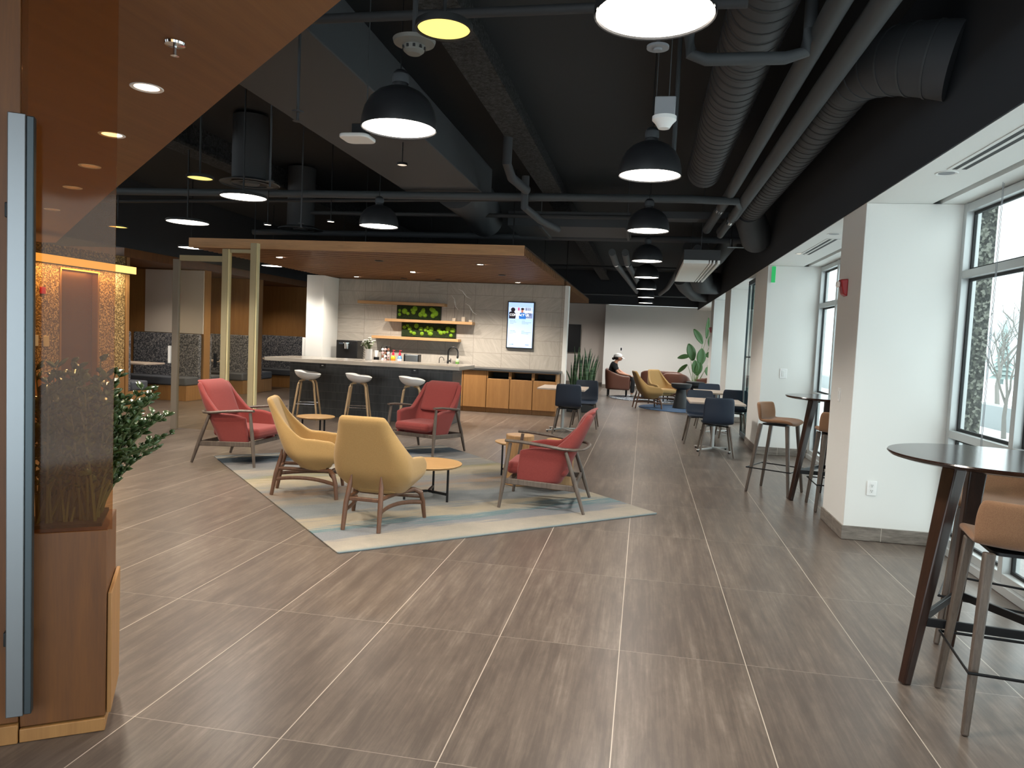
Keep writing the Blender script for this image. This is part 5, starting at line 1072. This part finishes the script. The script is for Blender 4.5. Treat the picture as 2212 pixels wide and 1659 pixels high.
# ------------------------------------------------------------------ plants
def snake():
    t = thing('snake_plant', 'tall snake plants in a low dark planter at the kitchen wall end', 'plant', (-1.28, 16.1, 0)); rn = random.Random(5)
    MB().rbox((0, 0, .20), (.62, .32, .40), .03).build('planter', base('charcoal_planter', '2c2e30', .5), t, bevel=.01); MB().rbox((0, 0, .395), (.58, .28, .02), .03).build('soil', base('soil2', '2a2018', 1), t)
    for k in range(30):
        x, y = rn.uniform(-.25, .25), rn.uniform(-.1, .1); h = rn.uniform(.4, 1.02); lx, ly = rn.uniform(-.12, .12)+x*.25, rn.uniform(-.08, .08); w = rn.uniform(.022, .034); a = rn.uniform(0, pi); g = []
        for i in range(9):
            u = i/8; ww = w*(.55+.9*u if u < .4 else 1.02*(1-((u-.4)/.6)**2.2)+.005); cx, cy, z = x+lx*u*u, y+ly*u*u, .40+h*u; aa = a+.5*u
            g.append([(cx-ww*cos(aa), cy-ww*sin(aa), z), (cx-.006*sin(aa), cy+.006*cos(aa), z), (cx+ww*cos(aa), cy+ww*sin(aa), z)])
        MB().grid(g).build('leaf', M_snake, t, solid=.004, smooth=70)
M_snake = base('snake_leaf', '3c5a3c', .45); v = coords(M_snake, (1, 1, 14)); n_ = noise(M_snake, v, 2.2, 3, .6, .8); L(M_snake, ramp(M_snake, n_, [(.4, '24402a'), (.6, '5d7c55')]), P_(M_snake).inputs['Base Color'])
snake()
M_bop = base('paddle_leaf', '456b38', .4)
M_palmstem = base('palm_stem', '6d8a4c', .5)
def paddle(mb, base_, tip, w, droop=.1, rn=random):
    base_, tip = Vector(base_), Vector(tip); d = tip-base_; l = d.length; d.normalize(); side = d.cross(Vector((0.3, -1, .2))).normalized(); n = side.cross(d); g = []
    for i in range(11):
        u = i/10; ww = w*sin(pi*min(1, (u*.93+.05)))**.7; c = base_+d*l*u-Vector((0, 0, droop*u*u*l)); g.append([c-side*ww+n*ww*.28, c-side*ww*.5+n*ww*.08, c-n*.004, c+side*ww*.5+n*ww*.08, c+side*ww+n*ww*.28])
    mb.grid(g)
t = thing('bird_of_paradise_plant', 'tall bird of paradise plant with broad leaves by the far window', 'plant', (1.52, 22.1, 0))
MB().lathe([(.001, 0), (.13, 0), (.17, .36), (.18, .38), (.165, .38), (.155, .34), (.001, .34)], n=32).build('terracotta_pot', base('terracotta', 'b06a4e', .7), t)
lv = [((0, 0, 1.0), (.28, 0, 2.08), (.33, .0, 1.72), .09), ((.0, 0, .9), (.14, 0, 1.62), (-.13, 0, 2.05), .10), ((0, 0, .8), (-.1, 0, 1.12), (-.25, 0, 1.62), .14), ((0, 0, .8), (-.2, -.1, 1.25), (-.55, -.1, 1.22), .07), ((0, 0, .6), (-.25, .05, 1.0), (-.52, .1, .78), .06), ((0, 0, .7), (.1, -.1, 1.0), (.12, -.1, 1.5), .14), ((0, 0, .7), (.25, 0, 1.28), (.52, 0, 1.36), .10), ((0, 0, .6), (-.02, -.15, .75), (-.06, -.2, 1.15), .12), ((0, 0, .6), (.3, -.05, .95), (.4, -.1, .7), .12), ((0, 0, .8), (.35, .1, 1.55), (.42, .1, 1.95), .10), ((0, 0, .6), (.4, .1, 1.1), (.62, .1, 1.5), .09), ((0, 0, .6), (.02, -.12, .7), (.10, -.15, 1.12), .11)]
for a, b, c, w in lv:
    if b[2] > 2: b, c = (.24, 0, 1.78), (.27, 0, 2.4); w = .06
    MB().path(bez((random.uniform(-.05, .05), random.uniform(-.05, .05), .34), (b[0]*.35, b[1]*.4, b[2]*.62), b, 8), [.012-.0009*i for i in range(9)], 7).build('stem', M_palmstem, t)
    mb = MB(); paddle(mb, b, c, w, .12 if c[2] < b[2]+.2 else .02); mb.build('leaf', M_bop, t, solid=.004, smooth=70)
t = thing('wall_screen', 'black television on the grey wall behind the snake plants', 'screen', (-2.72, 26.5, 1.63))
MB().box((0, -.05, 0), (.92, .06, 1.0)).build('panel', M_dark, t, bevel=.005); MB().box((0, -.01, 0), (.4, .018, .4)).build('wall_mount', M_blackmetal, t)

# ------------------------------------------------------------------ outside
M_snow = base('snow', 'eef3f6', .9); v = coords(M_snow); bump(M_snow, noise(M_snow, v, 3, 5), .4, .05)
struct('ground_outside', MB().b2(2.76, 90, -40, 90, -.45, -.25), M_snow, smooth=0)
tag(MB().b2(3.1, 3.3, 7.93, 8.12, -.25, 4.2).build('aggregate_column', speckle('aggregate', ['3c3e3a', '2a2c29', '565850', '1c1e1c', '7a7c72'], 42, .9, .4), bevel=.01), 'rough grey pebble-dash column outside the near window', 'column')
tag(MB().b2(9, 9.5, 8, 60, -.25, .35).build('low_wall', base('wall_out', '9aa0a2', .9)), 'low grey wall across the snowy lot outside', 'low wall')
def tree(loc, h, seed, lb):
    rn = random.Random(seed); mb = MB()
    def br(p, d, l, r, k):
        e = p+d*l; mb.path([p, (p+e)/2+Vector((rn.uniform(-.05, .05), rn.uniform(-.05, .05), 0))*l, e], [r, r*.8, r*.6], 5)
        if k == 0: return
        for _ in range(3): br(e-d*l*rn.uniform(0, .35), (d+Vector((rn.uniform(-.9, .9), rn.uniform(-.9, .9), rn.uniform(-.1, .5)))).normalized(), l*rn.uniform(.55, .8), r*.55, k-1)
    br(Vector((0, 0, 0)), Vector((0, 0, 1)), h*.32, h*.018, 4)
    o = mb.build('bare_tree', base('bark%d' % seed, '77746f', .9)); o.location = loc; tag(o, lb, 'tree')
tree((8.2, 18.5, -.26), 3.2, 3, 'small bare tree outside the near window'); tree((13, 30, -.26), 5.2, 8, 'larger bare tree farther out in the snow'); tree((19, 47, -.26), 7, 12, 'distant bare tree beyond the snowy lot')
mb = MB()
rn = random.Random(5)
for i in range(12): mb.lathe([(.001, 0), (.9-.065*i, 0), (.001, .7)], c=(0, 0, .4+i*.33), n=14)
o = mb.lathe([(.15, 0), (.12, 1)], n=8).build('evergreen_tree', base('snowy_green', '8d9c9a', .9)); o.location = (27, 62, -.26); tag(o, 'snowy evergreen tree on the skyline outside', 'tree')
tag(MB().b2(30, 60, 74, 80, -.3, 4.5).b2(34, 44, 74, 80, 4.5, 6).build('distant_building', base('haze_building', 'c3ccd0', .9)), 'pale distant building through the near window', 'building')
t = thing('parked_car', 'dark snow dusted car parked beyond the window at right', 'car', (10.6, 17.2, -.25), .9)
MB().prism([(-2.1, 0.3), (-2.1, .75), (-1.2, .9), (-.7, 1.35), (.8, 1.38), (1.5, .92), (2.1, .82), (2.15, .3)], -.85, .85, Matrix.Rotation(pi/2, 4, 'X')).build('body', base('car_dark', '4a3c3c', .3), t, bevel=.06)
MB().prism([(-1.15, .92), (-.68, 1.31), (.76, 1.34), (1.35, .94)], -.86, .86, Matrix.Rotation(pi/2, 4, 'X')).build('windows', M_dark, t)
for x in (-1.35, 1.35):
    for y in (-.8, .8): MB().lathe([(.001, -.1), (.32, -.1), (.33, 0), (.32, .1), (.001, .1)], n=24, T=Matrix.Translation((x, y, .33)) @ Matrix.Rotation(pi/2, 4, 'X')).build('wheel', M_gasket, t)

# ------------------------------------------------------------------ lights of the fittings, and added spots without one
WARM = (1, .86, .68); NEU = (1, .93, .84)
for x, y in ((-.03, 2.86), (-.03, 5.52), (-.03, 8.18), (-.03, 11.13), (-.03, 13.83), (-.03, 16.72), (-.03, 19.7), (-.03, 22.35), (-1.52, 4.31), (-3.107, 8.23), (-3.83, 6.54), (-5.53, 8.2), (-7.4, 13.77), (-7.3, 10.94)):
    lamp('pendant_light', 'SPOT', (x, y, 2.74), 185, NEU, size=.18, spot=132, blend=.6)  # last four light the discs that stand in for reflections
for x, y in ((-5.96, 13.9), (-4.9, 13.9), (-4.19, 13.9), (-2.58, 13.9), (-3.4, 13.9)): lamp('canopy_light', 'SPOT', (x, y, 2.64), 120, (1, .90, .78), size=.04, spot=135, blend=.7)
for x, y in ((-5.86, 11.12), (-4.2, 11.2), (-2.59, 11.33), (-4.26, 13.12)): lamp('canopy_light', 'SPOT', (x, y, 2.64), 90, (1, .88, .74), size=.04, spot=110, blend=.7)
for x, y in ((-2.63, 3.53), (-3.53, 4.4), (-4.44, 5.29), (-5.34, 6.15), (-6.68, 7.39)): lamp('lobby_light', 'SPOT', (x, y, 2.735), 110, WARM, size=.05, spot=130, blend=.6)  # lamps added under the downlights of the reflected lobby
for y in (12.4, 14.8, 17.0): lamp('booth_light', 'SPOT', (-9.3, y, 2.6), 60, WARM, size=.08, spot=130, blend=.8)
for x, y in ((-.8, 23.2), (.9, 23.2), (-3.2, 24.2)): lamp('far_wall_light', 'SPOT', (x, y, 2.8), 95, (1, .95, .9), size=.12, spot=160, blend=.6)  # added spots without fittings, brightening the far wall
lamp('light_bar_light', 'AREA', (GX+.2, 10.0, 2.30), 20, (1, .84, .58), (0, radians(20), 0), .1, 2.6)  # lamp added for the reflected bar built solid
